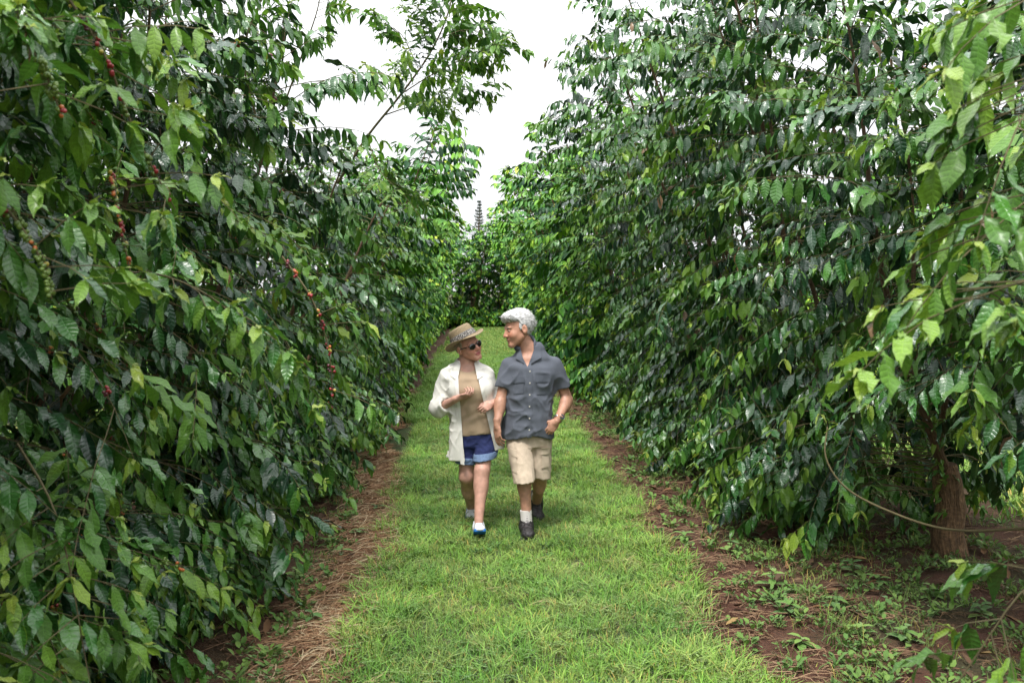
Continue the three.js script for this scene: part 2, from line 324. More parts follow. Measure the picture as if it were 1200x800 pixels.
function leafInstances(name, leaves, geo, mat, R, parent) {
  if (!leaves.length) return;
  const m = new THREE.InstancedMesh(geo, mat, leaves.length); m.name = name; m.userData.kind = 'stuff';
  leaves.forEach((l, k) => { m.setMatrixAt(k, leafMatrix(l, R, instanceM)); m.setColorAt(k, leafTone(l.tone, tint)); });
  parent.add(m);
}
const nearLabels = NEAR_LABELS();
near.forEach((n, k) => {
  const T = n.tree, R = rngOf(900 + k), base = T.trunk.pts[0];
  const g = thing('coffee_tree', nearLabels[k], 'coffee tree', [0, 0, 0], 0, n.side < 0 ? groupL : groupR);
  part('trunk', trunkGeometry(T.trunk), bark, g);
  for (const s of T.stems) part('stem', new Soup().tube(s.pts, (q) => lerp(s.r0, s.r1, q), 7, 3).build(), bark, g);
  part('twigs', twigGeometry(T.twigs, 3, 2), twigBark, g, 'stuff');
  for (const b of T.branches ?? []) part('branch', new Soup().tube(b.pts, (q) => lerp(b.r0, b.r1, q), 7, 3).build(), twigBark, g);
  T.leaves.sort((a, b) => b.shown - a.shown);
  const single = T.leaves.filter((l, i) => i < 300 && l.shown >= 3), rest = T.leaves.slice(single.length);
  for (const l of single) {
    const tone = clamp(Math.floor(l.tone * TONES + R() - 0.5), 0, TONES - 1), m = part('leaf', leafShapes[Math.floor(R() * 4)], l.dead ? deadLeafMat : toneMats[tone], g);
    leafMatrix(l, R, m.matrix).decompose(m.position, m.quaternion, m.scale);
  }
  leafInstances('foliage', rest.filter((l) => l.tone <= 0.5), leafShapes[k % 3], matureLeaf, R, g);
  leafInstances('young_foliage', rest.filter((l) => l.tone > 0.5), leafShapes[(k + 1) % 4], youngLeaf, R, g);
  if (T.cherries.length) {
    const pts = [];
    for (const c of T.cherries) { const cnt = 5 + Math.floor(R() * 9), s = V().crossVectors(c.d, UPV).normalize(); for (let j = 0; j < cnt; j++) { const a = R() * 6.28, r = 0.010 + 0.007 * R(); pts.push([c.p.clone().addScaledVector(s, Math.cos(a) * r).addScaledVector(UPV, Math.sin(a) * r).addScaledVector(c.d, (R() - 0.5) * 0.03), clamp(c.ripe + (R() - 0.5) * 0.45, 0, 1)]); } }
    const m = new THREE.InstancedMesh(cherryShape, cherrySkin, pts.length); m.name = 'cherries'; m.userData.kind = 'stuff';
    const green = C(0.11, 0.18, 0.025), yellow = C(0.36, 0.30, 0.04), orange = C(0.45, 0.12, 0.02), red = C(0.24, 0.010, 0.014), dark = C(0.07, 0.006, 0.012);
    pts.forEach(([p, r], i) => {
      const s = 0.0062 + 0.0018 * R(); m.setMatrixAt(i, instanceM.makeRotationFromEuler(new THREE.Euler(R() * 3, R() * 3, R() * 3)).scale(sc.set(s, s, s)).setPosition(p));
      tint.copy(r < 0.42 ? green : r < 0.5 ? yellow : r < 0.58 ? orange : r < 0.85 ? red : dark).multiplyScalar(0.8 + 0.4 * R()); m.setColorAt(i, tint);
    });
    g.add(m);
  }
});

// ---------------------------------------------------------------- the far trees: five grown trees, copied down the rows
const farProto = [];
for (let k = 0; k < 9; k++) {          // five for the middle distance, four lighter ones for the far end and the next rows
  const light = k > 4;
  const T = grow({ seed: 300 + k, base: [ROW_L, -20 - k * 3], side: -1, height: [4.4, 4.7, 4.3, 4.9, 4.5][k % 5], stems: 3, over: [0.75, 0.6, 0.8, 0.7, 0.55][k % 5], lean: [1.1, 0.8, 1.2, 1.0, 0.7][k % 5], dense: light ? 0.95 : 1, solid: light, leafScale: light ? 1.55 : 1.18 });
  const R = rngOf(700 + k), base = V(ROW_L, 0, -20 - k * 3), shape = light ? distantLeaf : farLeaf, P = shape.attributes.position, I = shape.index.array, s = new Soup(), v = V(), c = new THREE.Color(); s.c = [];
  for (const l of T.leaves) {
    leafMatrix(l, R, instanceM); const o = s.n; leafTone(l.tone + 0.06, c);
    for (let j = 0; j < P.count; j++) { v.fromBufferAttribute(P, j).applyMatrix4(instanceM).sub(base); s.vert(v.x, v.y, v.z); s.c.push(c.r, c.g, c.b); }
    for (const i of I) s.i.push(i + o);
  }
  const shift = (g) => g.translate(-base.x, 0, -base.z);
  farProto.push({ crown: s.build(), trunk: shift(trunkGeometry(T.trunk)), stems: T.stems.map((t) => shift(new Soup().tube(t.pts, (q) => lerp(t.r0, t.r1, q), 5, 3).build())), twigs: shift(twigGeometry(light ? T.twigs.filter((_, i) => i % 3 === 0) : T.twigs, 3, 5)) });
}
function farTree(x, z, k, turn, scale, label, group) {
  const g = thing('coffee_tree', label, 'coffee tree', [x, 0, z], turn, group), p = farProto[k]; g.scale.setScalar(scale);
  part('trunk', p.trunk, bark, g); for (const s of p.stems) part('stem', s, bark, g);
  part('twigs', p.twigs, twigBark, g, 'stuff'); part('foliage', p.crown, farLeafMat, g, 'stuff');
  return g;
}
{
  const R = rngOf(77);
  for (let k = 0; k < 19; k++) {
    farTree(ROW_L + (k < 5 ? -0.12 : -0.45) + 0.2 * (R() - 0.5), -14.8 - k * 1.62, k < 9 ? Math.floor(R() * 5) : 5 + Math.floor(R() * 4), (R() - 0.5) * 0.5, (k < 5 ? 0.92 : 0.8) + 0.15 * R(), "tall leafy coffee tree far down the woman's row, merging with its neighbours", "coffee trees far down the woman's row");
    farTree(ROW_R - 0.3 + 0.2 * (R() - 0.5), -15.8 - k * 1.62, k < 9 ? Math.floor(R() * 5) : 5 + Math.floor(R() * 4), Math.PI + (R() - 0.5) * 0.5, 0.92 + 0.2 * R(), "tall leafy coffee tree far down the man's row, merging with its neighbours", "coffee trees far down the man's row");
  }
  for (let k = 0; k < 12; k++) farTree(-3.6 + (k % 6) * 1.5 + (k > 5 && k < 12 ? 0.75 : 0), [-46.2, -47.6, -49][Math.floor(k / 6)] - 0.5 * R(), k < 6 ? k % 5 : 5 + Math.floor(R() * 4), -Math.PI / 2 + 0.5 * (R() - 0.5), 1.0 + 0.14 * R(), 'coffee tree closing off the far end of the grass path', 'coffee trees across the end of the path');
  for (let k = 0; k < 14; k++) {
    farTree(-7.6 + 0.3 * R(), -0.5 - k * 1.9, 5 + Math.floor(R() * 4), R() * 6.28, 0.9 + 0.15 * R(), "coffee tree of the next row, half hidden behind the woman's row", "coffee trees of the row behind the woman's");
    farTree(8.4 + 0.3 * R(), -0.8 - k * 1.9, 5 + Math.floor(R() * 4), R() * 6.28, 0.95 + 0.15 * R(), "coffee tree of the next row, half hidden behind the man's row", "coffee trees of the row behind the man's");
  }
}
function NEAR_LABELS() {
  const out = [
    "dark coffee tree before the cherry-laden one at the open end of the woman's row",
    'coffee tree with heavy clusters of green and red cherries along its upper branches',
    'coffee tree next behind the cherry-laden one, with long drooping leafy shoots',
    'tall coffee tree between the drooping-shoot tree and the woman, with bare shoots at its top',
    'coffee tree right beside the woman, its low boughs sweeping over the dead grass',
    'coffee tree with one long bare limb leaning out over the grass path',
    'first coffee tree behind the one whose limb leans over the path',
    'second coffee tree behind the one whose limb leans over the path',
    'third coffee tree behind the one whose limb leans over the path',
    'coffee tree with large pale hanging leaves reaching out from the row',
    'coffee tree next behind the large pale hanging leaves, bare near the ground',
    'coffee tree just before the thick brown trunk, bare near the ground',
    'coffee tree with thick brown trunk showing at its foot and a bare arching twig',
    'tall dense coffee tree right beside the man, sweeping down to the red soil',
    'tallest coffee tree, first behind the one beside the man',
    'second coffee tree behind the one beside the man',
    'third coffee tree behind the one beside the man',
    'fourth coffee tree behind the one beside the man',
  ];
  return out;
}
function HERO_BRANCHES() {
  // shoots that the photograph shows singly; each belongs to the tree it grows from
  const spray = (tree, pts, r0, o = {}) => {
    const c = new THREE.CatmullRomCurve3(pts), L = c.getLength(), n = Math.round(L / 0.09), R = tree.R; (tree.branches ??= []).push({ pts: c.getPoints(Math.max(10, n)), r0, r1: r0 * 0.35 });
    for (let k = 0; k < n; k++) {
      const t = lerp(o.from ?? 0.3, 1, k / (n - 1)), p = c.getPoint(t), d = c.getTangent(t), s = V().crossVectors(d, UPV); if (s.lengthSq() < 0.03) s.set(1, 0, 0.3); s.normalize();
      for (const q of [-1, 1]) if (R() < (o.fill ?? 0.8)) tree.shoot(p, d.clone().multiplyScalar(0.5).addScaledVector(s, q).addScaledVector(UPV, 0.25 * R()).normalize(), (o.len ?? 0.4) * (0.6 + 0.7 * R()), o.droop ?? 1.0, 1, 0.05, 0.9);
    }
    tree.shoot(c.getPoint(1), c.getTangent(1), 0.35, o.droop ?? 1, 1, 0, 1);
  };
  const free = (k, f) => { near[k].tree.free = true; f(near[k].tree); near[k].tree.free = false; };
  // the limb leaning out over the path from the woman's row
  free(5, (t) => {
    spray(t, [at(395, 215, 8.4), at(430, 160, 8.2), at(470, 110, 8.0), at(505, 60, 7.9), at(525, 15, 7.8), at(535, -40, 7.8)], 0.013, { from: 0.35, len: 0.55, fill: 1 });
    spray(t, [at(450, 135, 8.1), at(480, 125, 8.0), at(515, 118, 7.9), at(545, 105, 7.8)], 0.006, { from: 0.3, len: 0.35, droop: 1.3, fill: 1 });
    spray(t, [at(515, 45, 7.9), at(545, 35, 7.8), at(572, 40, 7.8)], 0.005, { from: 0.2, len: 0.35, droop: 1.3, fill: 1 });
    spray(t, [at(430, 160, 8.2), at(445, 200, 8.1), at(470, 225, 8.0)], 0.005, { from: 0.3, len: 0.3, droop: 1.2 });
    spray(t, [at(470, 110, 8.0), at(505, 88, 7.9), at(540, 70, 7.8), at(565, 62, 7.8)], 0.006, { from: 0.35, len: 0.34, droop: 1.5 });
    spray(t, [at(490, 80, 8.0), at(470, 40, 7.9), at(455, 30, 7.9)], 0.005, { from: 0.4, len: 0.25 });
  });
  free(4, (t) => { spray(t, [at(330, 130, 7.4), at(355, 60, 7.3), at(372, 10, 7.2), at(380, -40, 7.2)], 0.008, { len: 0.3, fill: 0.6 }); spray(t, [at(300, 140, 6.6), at(285, 60, 6.5), at(310, -10, 6.5)], 0.008, { len: 0.3, fill: 0.55 }); });
  // hanging shoots with large leaves close by on the man's side
  free(9, (t) => {
    spray(t, [at(1372, 60, 2.9), at(1302, 45, 2.6), at(1232, 80, 2.35), at(1192, 150, 2.25)], 0.0045, { from: 0.45, len: 0.15, droop: 1.6, fill: 0.5 });
    spray(t, [at(1382, 250, 2.8), at(1292, 210, 2.5), at(1212, 230, 2.3), at(1157, 275, 2.25)], 0.0045, { from: 0.4, len: 0.14, droop: 1.6, fill: 0.5 });
    spray(t, [at(1362, 420, 2.7), at(1282, 330, 2.4), at(1202, 330, 2.25), at(1142, 350, 2.2)], 0.005, { from: 0.45, len: 0.12, droop: 1.6, fill: 0.5 });
    spray(t, [at(1372, 20, 2.7), at(1272, -30, 2.5), at(1202, 0, 2.35)], 0.005, { from: 0.4, len: 0.15, droop: 1.6, fill: 0.5 });
    spray(t, [at(1342, 700, 2.5), at(1272, 660, 2.4), at(1202, 690, 2.35), at(1150, 760, 2.35)], 0.005, { from: 0.45, len: 0.12, droop: 1.6, fill: 0.5 });
  });
  // the bare twig arching before the thick trunk
  near[12].tree.branches = [{ pts: new THREE.CatmullRomCurve3([at(1260, 612, 4.6), at(1185, 620, 4.7), at(1110, 620, 4.8), at(1045, 600, 4.9), at(990, 570, 5.0), at(968, 535, 5.05), at(970, 500, 5.1)]).getPoints(30), r0: 0.009, r1: 0.004 }];
  // slender fruiting branches, cherries packed along them
  const fruiting = (k, pts, ripe0, ripe1, n) => {
    const t = near[k].tree, c = new THREE.CatmullRomCurve3(pts); (t.branches ??= []).push({ pts: c.getPoints(16), r0: 0.005, r1: 0.002 });
    for (let i = 0; i < n; i++) { const u = (i + 0.5 * t.R()) / n; t.cherries.push({ p: c.getPoint(u), d: c.getTangent(u), ripe: lerp(ripe0, ripe1, t.R()) }); if (t.R() < 0.75) free(k, (q) => q.shoot(c.getPoint(u), V(t.R() - 0.3, 0.2 - 0.3 * t.R(), t.R() - 0.5).normalize(), 0.16, 1.4, 1, 0.2, 0.6)); }
  };
  fruiting(1, [at(-40, -10, 2.5), at(10, 25, 2.45), at(45, 70, 2.45), at(70, 130, 2.5)], 0.0, 0.5, 15);
  fruiting(1, [at(60, -30, 2.9), at(120, 60, 2.9), at(160, 160, 2.95), at(205, 245, 3.0)], 0.15, 1.0, 11);
  fruiting(1, [at(-40, 200, 2.6), at(20, 260, 2.5), at(50, 310, 2.5), at(60, 350, 2.5)], 0.0, 0.5, 12);
  fruiting(1, [at(130, 200, 3.0), at(140, 260, 3.0), at(155, 330, 3.0)], 0.1, 0.8, 6);
  fruiting(2, [at(330, 300, 4.3), at(365, 350, 4.3), at(385, 410, 4.35), at(390, 470, 4.4)], 0.45, 0.95, 8);
  // a long trailing shoot at the foot of the woman's row
  free(1, (t) => {
    spray(t, [at(20, 520, 3.3), at(60, 590, 3.1), at(80, 660, 3.0), at(95, 745, 2.95)], 0.005, { from: 0.25, len: 0.16, droop: 1.4 });
    spray(t, [at(110, 330, 3.4), at(180, 320, 3.2), at(250, 350, 3.2), at(300, 400, 3.3)], 0.005, { from: 0.25, len: 0.2, droop: 1.2 });
    spray(t, [at(-30, 130, 3.1), at(40, 60, 2.95), at(110, 40, 2.9)], 0.006, { from: 0.2, len: 0.25, droop: 1.2 });
  });
}

// ---------------------------------------------------------------- the Cook pine beyond the rows
{
  const R = rngOf(41), p0 = at(559, 300, 190), H = at(562, 236, 190).y;
  const t = thing('pine_tree', 'slim dark columnar pine rising beyond the end of the path', 'pine tree', [p0.x, 0, p0.z]);
  part('trunk', new Soup().tube(Array.from({ length: 9 }, (_, k) => V(0.5 * k / 8 + 0.1 * Math.sin(k), H * k / 8, 0)), (q) => lerp(0.32, 0.04, q), 8, 1).build(), bark, t);
  const s = new Soup(), tw = new Soup();
  for (let h = 2; h < H - 0.2; h += 0.62) {
    const q = h / H, L = lerp(3.8, 0.3, Math.pow(q, 1.2)), n = 5 + Math.floor(R() * 2), o = R() * 6.28;
    for (let k = 0; k < n; k++) {
      const a = o + k / n * 6.28 + R() * 0.4, l = L * (0.6 + 0.5 * R()), pts = [];
      for (let j = 0; j <= 5; j++) { const u = j / 5; pts.push(V(0.5 * q + Math.cos(a) * l * u, h + l * (0.10 * u + 0.22 * u * u * u), Math.sin(a) * l * u)); }
      tw.tube(pts, (u) => 0.035 * (1 - 0.7 * u), 4, 1);
      for (let j = 1; j <= 5; j++) for (let m = 0; m < 2; m++) { // upright tufts of needles along the branch
        const c = pts[j], b = R() * 6.28, len = 0.28 + 0.3 * R(), w = 0.06 + 0.05 * R(), dx = Math.cos(b), dz = Math.sin(b), cx = c.x + (R() - 0.5) * 0.35, cz = c.z + (R() - 0.5) * 0.35, i = s.n;
        s.vert(cx - dz * w, c.y, cz + dx * w); s.vert(cx + dz * w, c.y, cz - dx * w); s.vert(cx + dx * 0.22 + dz * w * 0.4, c.y + len * 0.8, cz + dz * 0.22 - dx * w * 0.4); s.vert(cx + dx * 0.25, c.y + len, cz + dz * 0.25); s.quad(i, i + 1, i + 2, i + 3);
      }
    }
  }
  part('branches', tw.build(), bark, t, 'stuff');
  part('crown', s.build(), new THREE.MeshStandardMaterial({ color: C(0.05, 0.075, 0.055), roughness: 0.8, side: THREE.DoubleSide }), t, 'stuff');
}

// ---------------------------------------------------------------- grass, straw, weeds and litter
function scatter(name, label, category, geo, mat, spots) { // spots of [x, z, turn, size, colour, lift, tilt]
  const m = new THREE.InstancedMesh(geo, mat, spots.length); m.name = name; m.userData = { label, category, kind: 'stuff' };
  const e = new THREE.Euler(), c = new THREE.Color();
  spots.forEach(([x, z, turn, size, col, lift = 0, tilt = 0], k) => {
    const [sx, sy, sz] = Array.isArray(size) ? size : [size, size, size];
    m.setMatrixAt(k, instanceM.makeRotationFromEuler(e.set(tilt, turn, 0, 'YXZ')).scale(sc.set(sx, sy, sz)).setPosition(x, groundY(x, z) + lift, z)); m.setColorAt(k, col);
  });
  scene.add(m); return m;
}
// a tuft: blades that rise and bend over; unit: metres
function tuft(seed, n, spread, len, width, bend) {
  const R = rngOf(seed), s = new Soup(); s.c = [];
  for (let k = 0; k < n; k++) {
    const a = R() * 6.28, r = spread * Math.sqrt(R()), x = Math.cos(a) * r, z = Math.sin(a) * r, d = R() * 6.28, l = len * (0.45 + 0.75 * R()), b = bend * (0.25 + R()), w = width * (0.6 + 0.8 * R());
    const dx = Math.cos(d), dz = Math.sin(d), px = -dz * w, pz = dx * w, o = s.n, tone = 0.65 + 0.7 * R(), dry = R() < 0.10 ? 1 : 0;
    const at3 = (t) => [x + dx * l * b * t * t, -0.008 + l * (t - 0.38 * b * t * t), z + dz * l * b * t * t];
    [0, 0.45, 0.8].forEach((t, j) => { const [X, Y, Zz] = at3(t), q = [1, 0.9, 0.55][j]; s.vert(X + px * q, Y, Zz + pz * q); s.vert(X - px * q, Y, Zz - pz * q); });
    const [X, Y, Zz] = at3(1); s.vert(X, Y, Zz);
    s.quad(o, o + 1, o + 3, o + 2); s.quad(o + 2, o + 3, o + 5, o + 4); s.tri(o + 4, o + 5, o + 6);
    for (let j = 0; j < 7; j++) s.c.push(dry ? 2.6 * tone : tone * (0.9 + 0.2 * R()), dry ? 1.25 * tone : tone, dry ? 2.0 * tone : tone);
  }
  return s.build();
}
// a clump of flat-lying stalks
function thatch(seed, n, spread, len, width) {
  const R = rngOf(seed), s = new Soup(); s.c = [];
  for (let k = 0; k < n; k++) {
    const a = R() * 6.28, r = spread * Math.sqrt(R()), x = Math.cos(a) * r, z = Math.sin(a) * r, d = R() * 6.28, l = len * (0.4 + R()), w = width * (0.5 + R()), y0 = 0.002 + 0.02 * R(), y1 = 0.002 + 0.035 * R(), kx = (R() - 0.5) * l * 0.3;
    const dx = Math.cos(d), dz = Math.sin(d), o = s.n, tone = 0.5 + R();
    [[-0.5, 0, y0, 1], [0, 1, (y0 + y1) / 2 + 0.006, 1], [0.5, 0, y1, 0.4]].forEach(([t, b, y, q]) => { const X = x + dx * l * t - dz * kx * b, Zz = z + dz * l * t + dx * kx * b; s.vert(X - dz * w * q, y, Zz + dx * w * q); s.vert(X + dz * w * q, y + 0.002, Zz - dx * w * q); });
    s.quad(o, o + 1, o + 3, o + 2); s.quad(o + 2, o + 3, o + 5, o + 4);
    for (let j = 0; j < 6; j++) s.c.push(tone, tone, tone);
  }
  return s.build();
}
// a low broad-leaved weed: leaves on short stalks round a middle
function weed(seed, n, size, rise) {
  const R = rngOf(seed), geos = [], m = new THREE.Matrix4();
  for (let k = 0; k < n; k++) {
    const a = R() * 6.28, el = 0.15 + R() * rise, l = size * (0.5 + 0.7 * R()), off = size * 0.8 * Math.sqrt(R()), g = farLeaf.clone(); g.deleteAttribute('uv');
    m.makeRotationFromEuler(new THREE.Euler(-el, a, (R() - 0.5) * 0.8, 'YXZ')).scale(sc.set(l * 1.3, l, l)).setPosition(Math.sin(a) * off, 0.01 + size * rise * 0.9 * R(), Math.cos(a) * off); g.applyMatrix4(m);
    const c = new Float32Array(g.attributes.position.count * 3).fill(0.7 + 0.6 * R()); g.setAttribute('color', new THREE.BufferAttribute(c, 3)); geos.push(g);
  }
  return mergeGeometries(geos);
}
const bladeMat = new THREE.MeshPhysicalMaterial({ vertexColors: true, roughness: 0.85, transmission: 0.3, thickness: 0, side: THREE.DoubleSide });
const strawMat = new THREE.MeshStandardMaterial({ vertexColors: true, roughness: 0.9, side: THREE.DoubleSide });
const weedMat = new THREE.MeshPhysicalMaterial({ vertexColors: true, roughness: 0.8, transmission: 0.25, thickness: 0, side: THREE.DoubleSide });
{
  const R = rngOf(61), grass = [], fine = [], cover = [], litter = [], straw = [], clover = [], far = [];
  const g1 = C(0.090, 0.240, 0.024), g2 = C(0.190, 0.372, 0.034), g3 = C(0.34, 0.375, 0.10), c = () => new THREE.Color();
  const put = (n, z0, z1, f) => { for (let k = 0; k < n; k++) { const z = lerp(z0, z1, R()); f(z); } };
  const inGrass = (x, z, m = 0) => x > edgeL(z) - m && x < edgeR(z) + m;
  const gcol = (x, z) => { const a = n2(x * 0.9, z * 0.9 + 50), b = n2(x * 3 + 9, z * 3); return c().copy(g1).lerp(g2, clamp(0.55 + 0.5 * a + 0.3 * (R() - 0.5), 0, 1)).lerp(g3, clamp(0.12 + 0.45 * b + 0.15 * (R() - 0.5), 0, 0.8)); };
  // near turf
  put(15000, -3.6, -13, (z) => { const x = lerp(GL - 0.2, GR + 0.2, R()); if (!inGrass(x, z, 0.10 * R())) return; const edge = Math.min(x - edgeL(z), edgeR(z) - x); (R() < 0.5 ? grass : fine).push([x, z, R() * 6.28, (0.75 + 0.5 * R() + 0.3 * n2(x * 1.2, z * 1.2)) * (edge < 0.25 ? 1.2 : 1), gcol(x, z)]); });
  put(11000, -13, -26, (z) => { const x = lerp(GL - 0.65, GR + 0.15, R()); if (inGrass(x, z)) grass.push([x, z, R() * 6.28, 1.2 + 0.6 * R(), gcol(x, z)]); });
  put(5200, -26, -47, (z) => { const x = lerp(GL - 0.6, GR + 0.1, R()); if (inGrass(x, z)) far.push([x, z, R() * 6.28, 1 + 0.6 * R(), gcol(x, z)]); });
  put(420, -6.55, -7.7, (z) => { const x = lerp(-0.35, 0.7, R()); fine.push([x, z, R() * 6.28, 1.0 + 0.35 * R(), gcol(x, z)]); });
  // the next alleys, seen between the trunks
  put(3600, -2.5, -20, (z) => { const r = R() < 0.7, x = r ? lerp(4.3, 7.4, R()) : lerp(-6.7, -3.8, R()); far.push([x, z, R() * 6.28, 0.9 + 0.7 * R(), gcol(x, z)]); });
  // broad-leaved weeds in the turf and along the rows
  put(1500, -3.6, -20, (z) => { const x = lerp(GL, GR, R()); if (n2(x * 1.1 + 70, z * 1.1) > 0.15) cover.push([x, z, R() * 6.28, 0.5 + 0.5 * R(), c().setRGB(0.055, 0.135, 0.022).multiplyScalar(0.7 + 0.7 * R())]); });
  put(4200, -3.2, -22, (z) => { const s = R() < 0.4, x = s ? edgeL(z) - 0.25 - 1.3 * R() * R() - 0.1 * R() : edgeR(z) + 0.15 + 2.2 * R(); const k = n2(x * 1.5 + (s ? 30 : 90), z * 1.5); if (k > (s ? -0.05 : 0.0) - R() * (s ? 0.35 : 0.6)) cover.push([x, z, R() * 6.28, 0.6 + 0.9 * R(), c().setRGB(0.075, 0.175, 0.025).lerp(C(0.16, 0.24, 0.035), R() * 0.6)]); });
  put(1600, -3.2, -22, (z) => { const s = R() < 0.6, x = s ? edgeL(z) - 0.35 - 1.2 * R() : edgeR(z) + 0.05 + 1.6 * R(); if (n2(x * 1.3 + 10, z * 1.3) > 0.05) fine.push([x, z, R() * 6.28, 0.9 + 0.8 * R(), gcol(x, z)]); });
  // dead grass beside the woman's row, thinner on the other side
  put(5600, -3.2, -17, (z) => { const x = edgeL(z) + 0.06 - 0.42 * R() - 0.18 * R() * R(), t = R(); straw.push([x, z, R() * 6.28, 0.7 + 0.7 * R(), c().setRGB(0.30, 0.185, 0.095).lerp(C(0.17, 0.085, 0.045), t).lerp(C(0.42, 0.33, 0.20), R() < 0.2 ? 0.8 : 0)]); });
  put(2200, -3.2, -26, (z) => { const left = R() < 0.35, x = left ? edgeL(z) - 0.4 - 0.9 * R() : edgeR(z) - 0.12 + 1.6 * R() * R() + 0.1 * R(); straw.push([x, z, R() * 6.28, 0.6 + 0.7 * R(), c().setRGB(0.25, 0.16, 0.09).lerp(C(0.11, 0.055, 0.03), R())]); });
  put(500, -3.6, -16, (z) => { const x = lerp(GL, GR, R()); if (n2(x * 1.4 + 33, z * 1.4) > 0.2) straw.push([x, z, R() * 6.28, 0.5 + 0.5 * R(), c().setRGB(0.26, 0.24, 0.10), 0.012]); });
  // under the man's trees: thin grass, weeds and stalks
  put(3400, -3.0, -14, (z) => { const x = edgeR(z) + 0.3 + 2.6 * R(), k = n2(x * 1.2 + 55, z * 1.2), q = R(); if (q < 0.35) { if (k > -0.25) fine.push([x, z, R() * 6.28, 0.8 + 0.9 * R(), gcol(x, z).multiplyScalar(0.8)]); } else if (q < 0.6) { if (k > -0.3) cover.push([x, z, R() * 6.28, 0.6 + 0.9 * R(), c().setRGB(0.07, 0.165, 0.025).lerp(C(0.15, 0.23, 0.035), R() * 0.6)]); } else if (q < 0.8) straw.push([x, z, R() * 6.28, 0.5 + 0.6 * R(), c().setRGB(0.24, 0.155, 0.085).lerp(C(0.10, 0.055, 0.03), R())]); });
  // fallen leaves under the trees
  put(1100, -2.5, -22, (z) => { const s = R() < 0.5, x = s ? edgeL(z) - 0.2 - 2.6 * R() : edgeR(z) + 0.1 + 3.0 * R(), l = 0.06 + 0.06 * R(); litter.push([x, z, R() * 6.28, [l, l * 1.4, l], c().setRGB(0.17, 0.085, 0.035).lerp(C(0.06, 0.035, 0.02), R()).lerp(C(0.30, 0.20, 0.07), R() < 0.15 ? 0.7 : 0), 0.012 + 0.02 * R(), (R() - 0.5) * 0.5]); });
  for (let k = cover.length - 1; k >= 0; k--) if (k % 5 < 2) clover.push(...cover.splice(k, 1));
  scatter('grass', 'mown green grass covering the path between the two rows', 'grass', tuft(1, 12, 0.045, 0.085, 0.0026, 0.9), bladeMat, grass);
  scatter('grass_blades', 'finer upright grass blades among the mown turf and row edges', 'grass', tuft(2, 14, 0.04, 0.065, 0.0019, 1.15), bladeMat, fine);
  scatter('far_grass', 'mown grass where the path runs off between the far trees', 'grass', tuft(3, 26, 0.16, 0.10, 0.005, 0.9), bladeMat, far);
  scatter('ground_cover', 'small broad-leaved weeds spread over turf and bare soil', 'weeds', weed(4, 12, 0.036, 1.0), weedMat, cover);
  scatter('clover', 'low rounded clover-like leaves in patches on turf and soil', 'weeds', weed(14, 16, 0.024, 1.3), weedMat, clover);
  scatter('dry_straw', 'brown dead grass stalks lying along the path edges', 'straw', thatch(5, 16, 0.06, 0.10, 0.0017), strawMat, straw);
  scatter('leaf_litter', 'brown fallen leaves scattered on the soil under the trees', 'leaf litter', leafGeometry(farLeafRows, 2, { w: 0.21, fold: 0.45, curl: -0.2, wave: 0, phase: 0, twist: 0.5 }), new THREE.MeshStandardMaterial({ color: 0xffffff, roughness: 0.85, side: THREE.DoubleSide }), litter);
  // single weeds on the bare soil
  const leafG = farLeaf, stalk = new THREE.MeshStandardMaterial({ color: C(0.10, 0.17, 0.04), roughness: 0.8 });
  const weedTones = [0, 1, 2].map((k) => new THREE.MeshPhysicalMaterial({ color: [C(0.07, 0.17, 0.025), C(0.11, 0.23, 0.03), C(0.16, 0.28, 0.04)][k], roughness: 0.8, transmission: 0.25, thickness: 0, side: THREE.DoubleSide }));
  const spots = [[925, 735], [905, 700], [855, 655], [980, 730], [1010, 765], [1040, 740], [1060, 775], [940, 770], [1000, 690], [880, 640], [1090, 720], [970, 660], [400, 660], [385, 640], [365, 735], [420, 630], [345, 690], [440, 600], [800, 640], [740, 560], [1150, 745], [1030, 700]];
  spots.forEach(([u, v], i) => {
    const g = at(u, v, EYE * FPX / (v - 340)), right = g.x > 0;
    const w = thing('weed', right ? "small leafy green weed sprouting from the bare soil beside the man's row" : "small leafy green weed in the dead grass beside the woman's row", 'weed', [g.x, groundY(g.x, g.z) - 0.005, g.z], R() * 6.28, right ? "weeds on the soil of the man's row" : "weeds in the straw of the woman's row");
    const h = 0.06 + 0.08 * R(), n = 3 + Math.floor(R() * 3);
    part('stem', new Soup().tube([V(0, 0, 0), V(0.006, h * 0.5, 0), V(0.012, h, 0.004)], 0.0028, 5).build(), stalk, w);
    for (let k = 0; k < n; k++) for (const s of [0, Math.PI]) {
      const m = part('leaf', leafG, weedTones[(i + (k > 1 ? 1 : 0)) % 3], w), l = lerp(0.105, 0.06, k / n) * (0.8 + 0.4 * R()); m.position.set(0.002 * k, h * (k + 0.8) / n, 0);
      m.rotation.set(-0.35 + 0.4 * R(), k * 1.5 + s + R() * 0.5, 0, 'YXZ'); m.scale.set(l * 1.15, l, l);
    }
  });
}

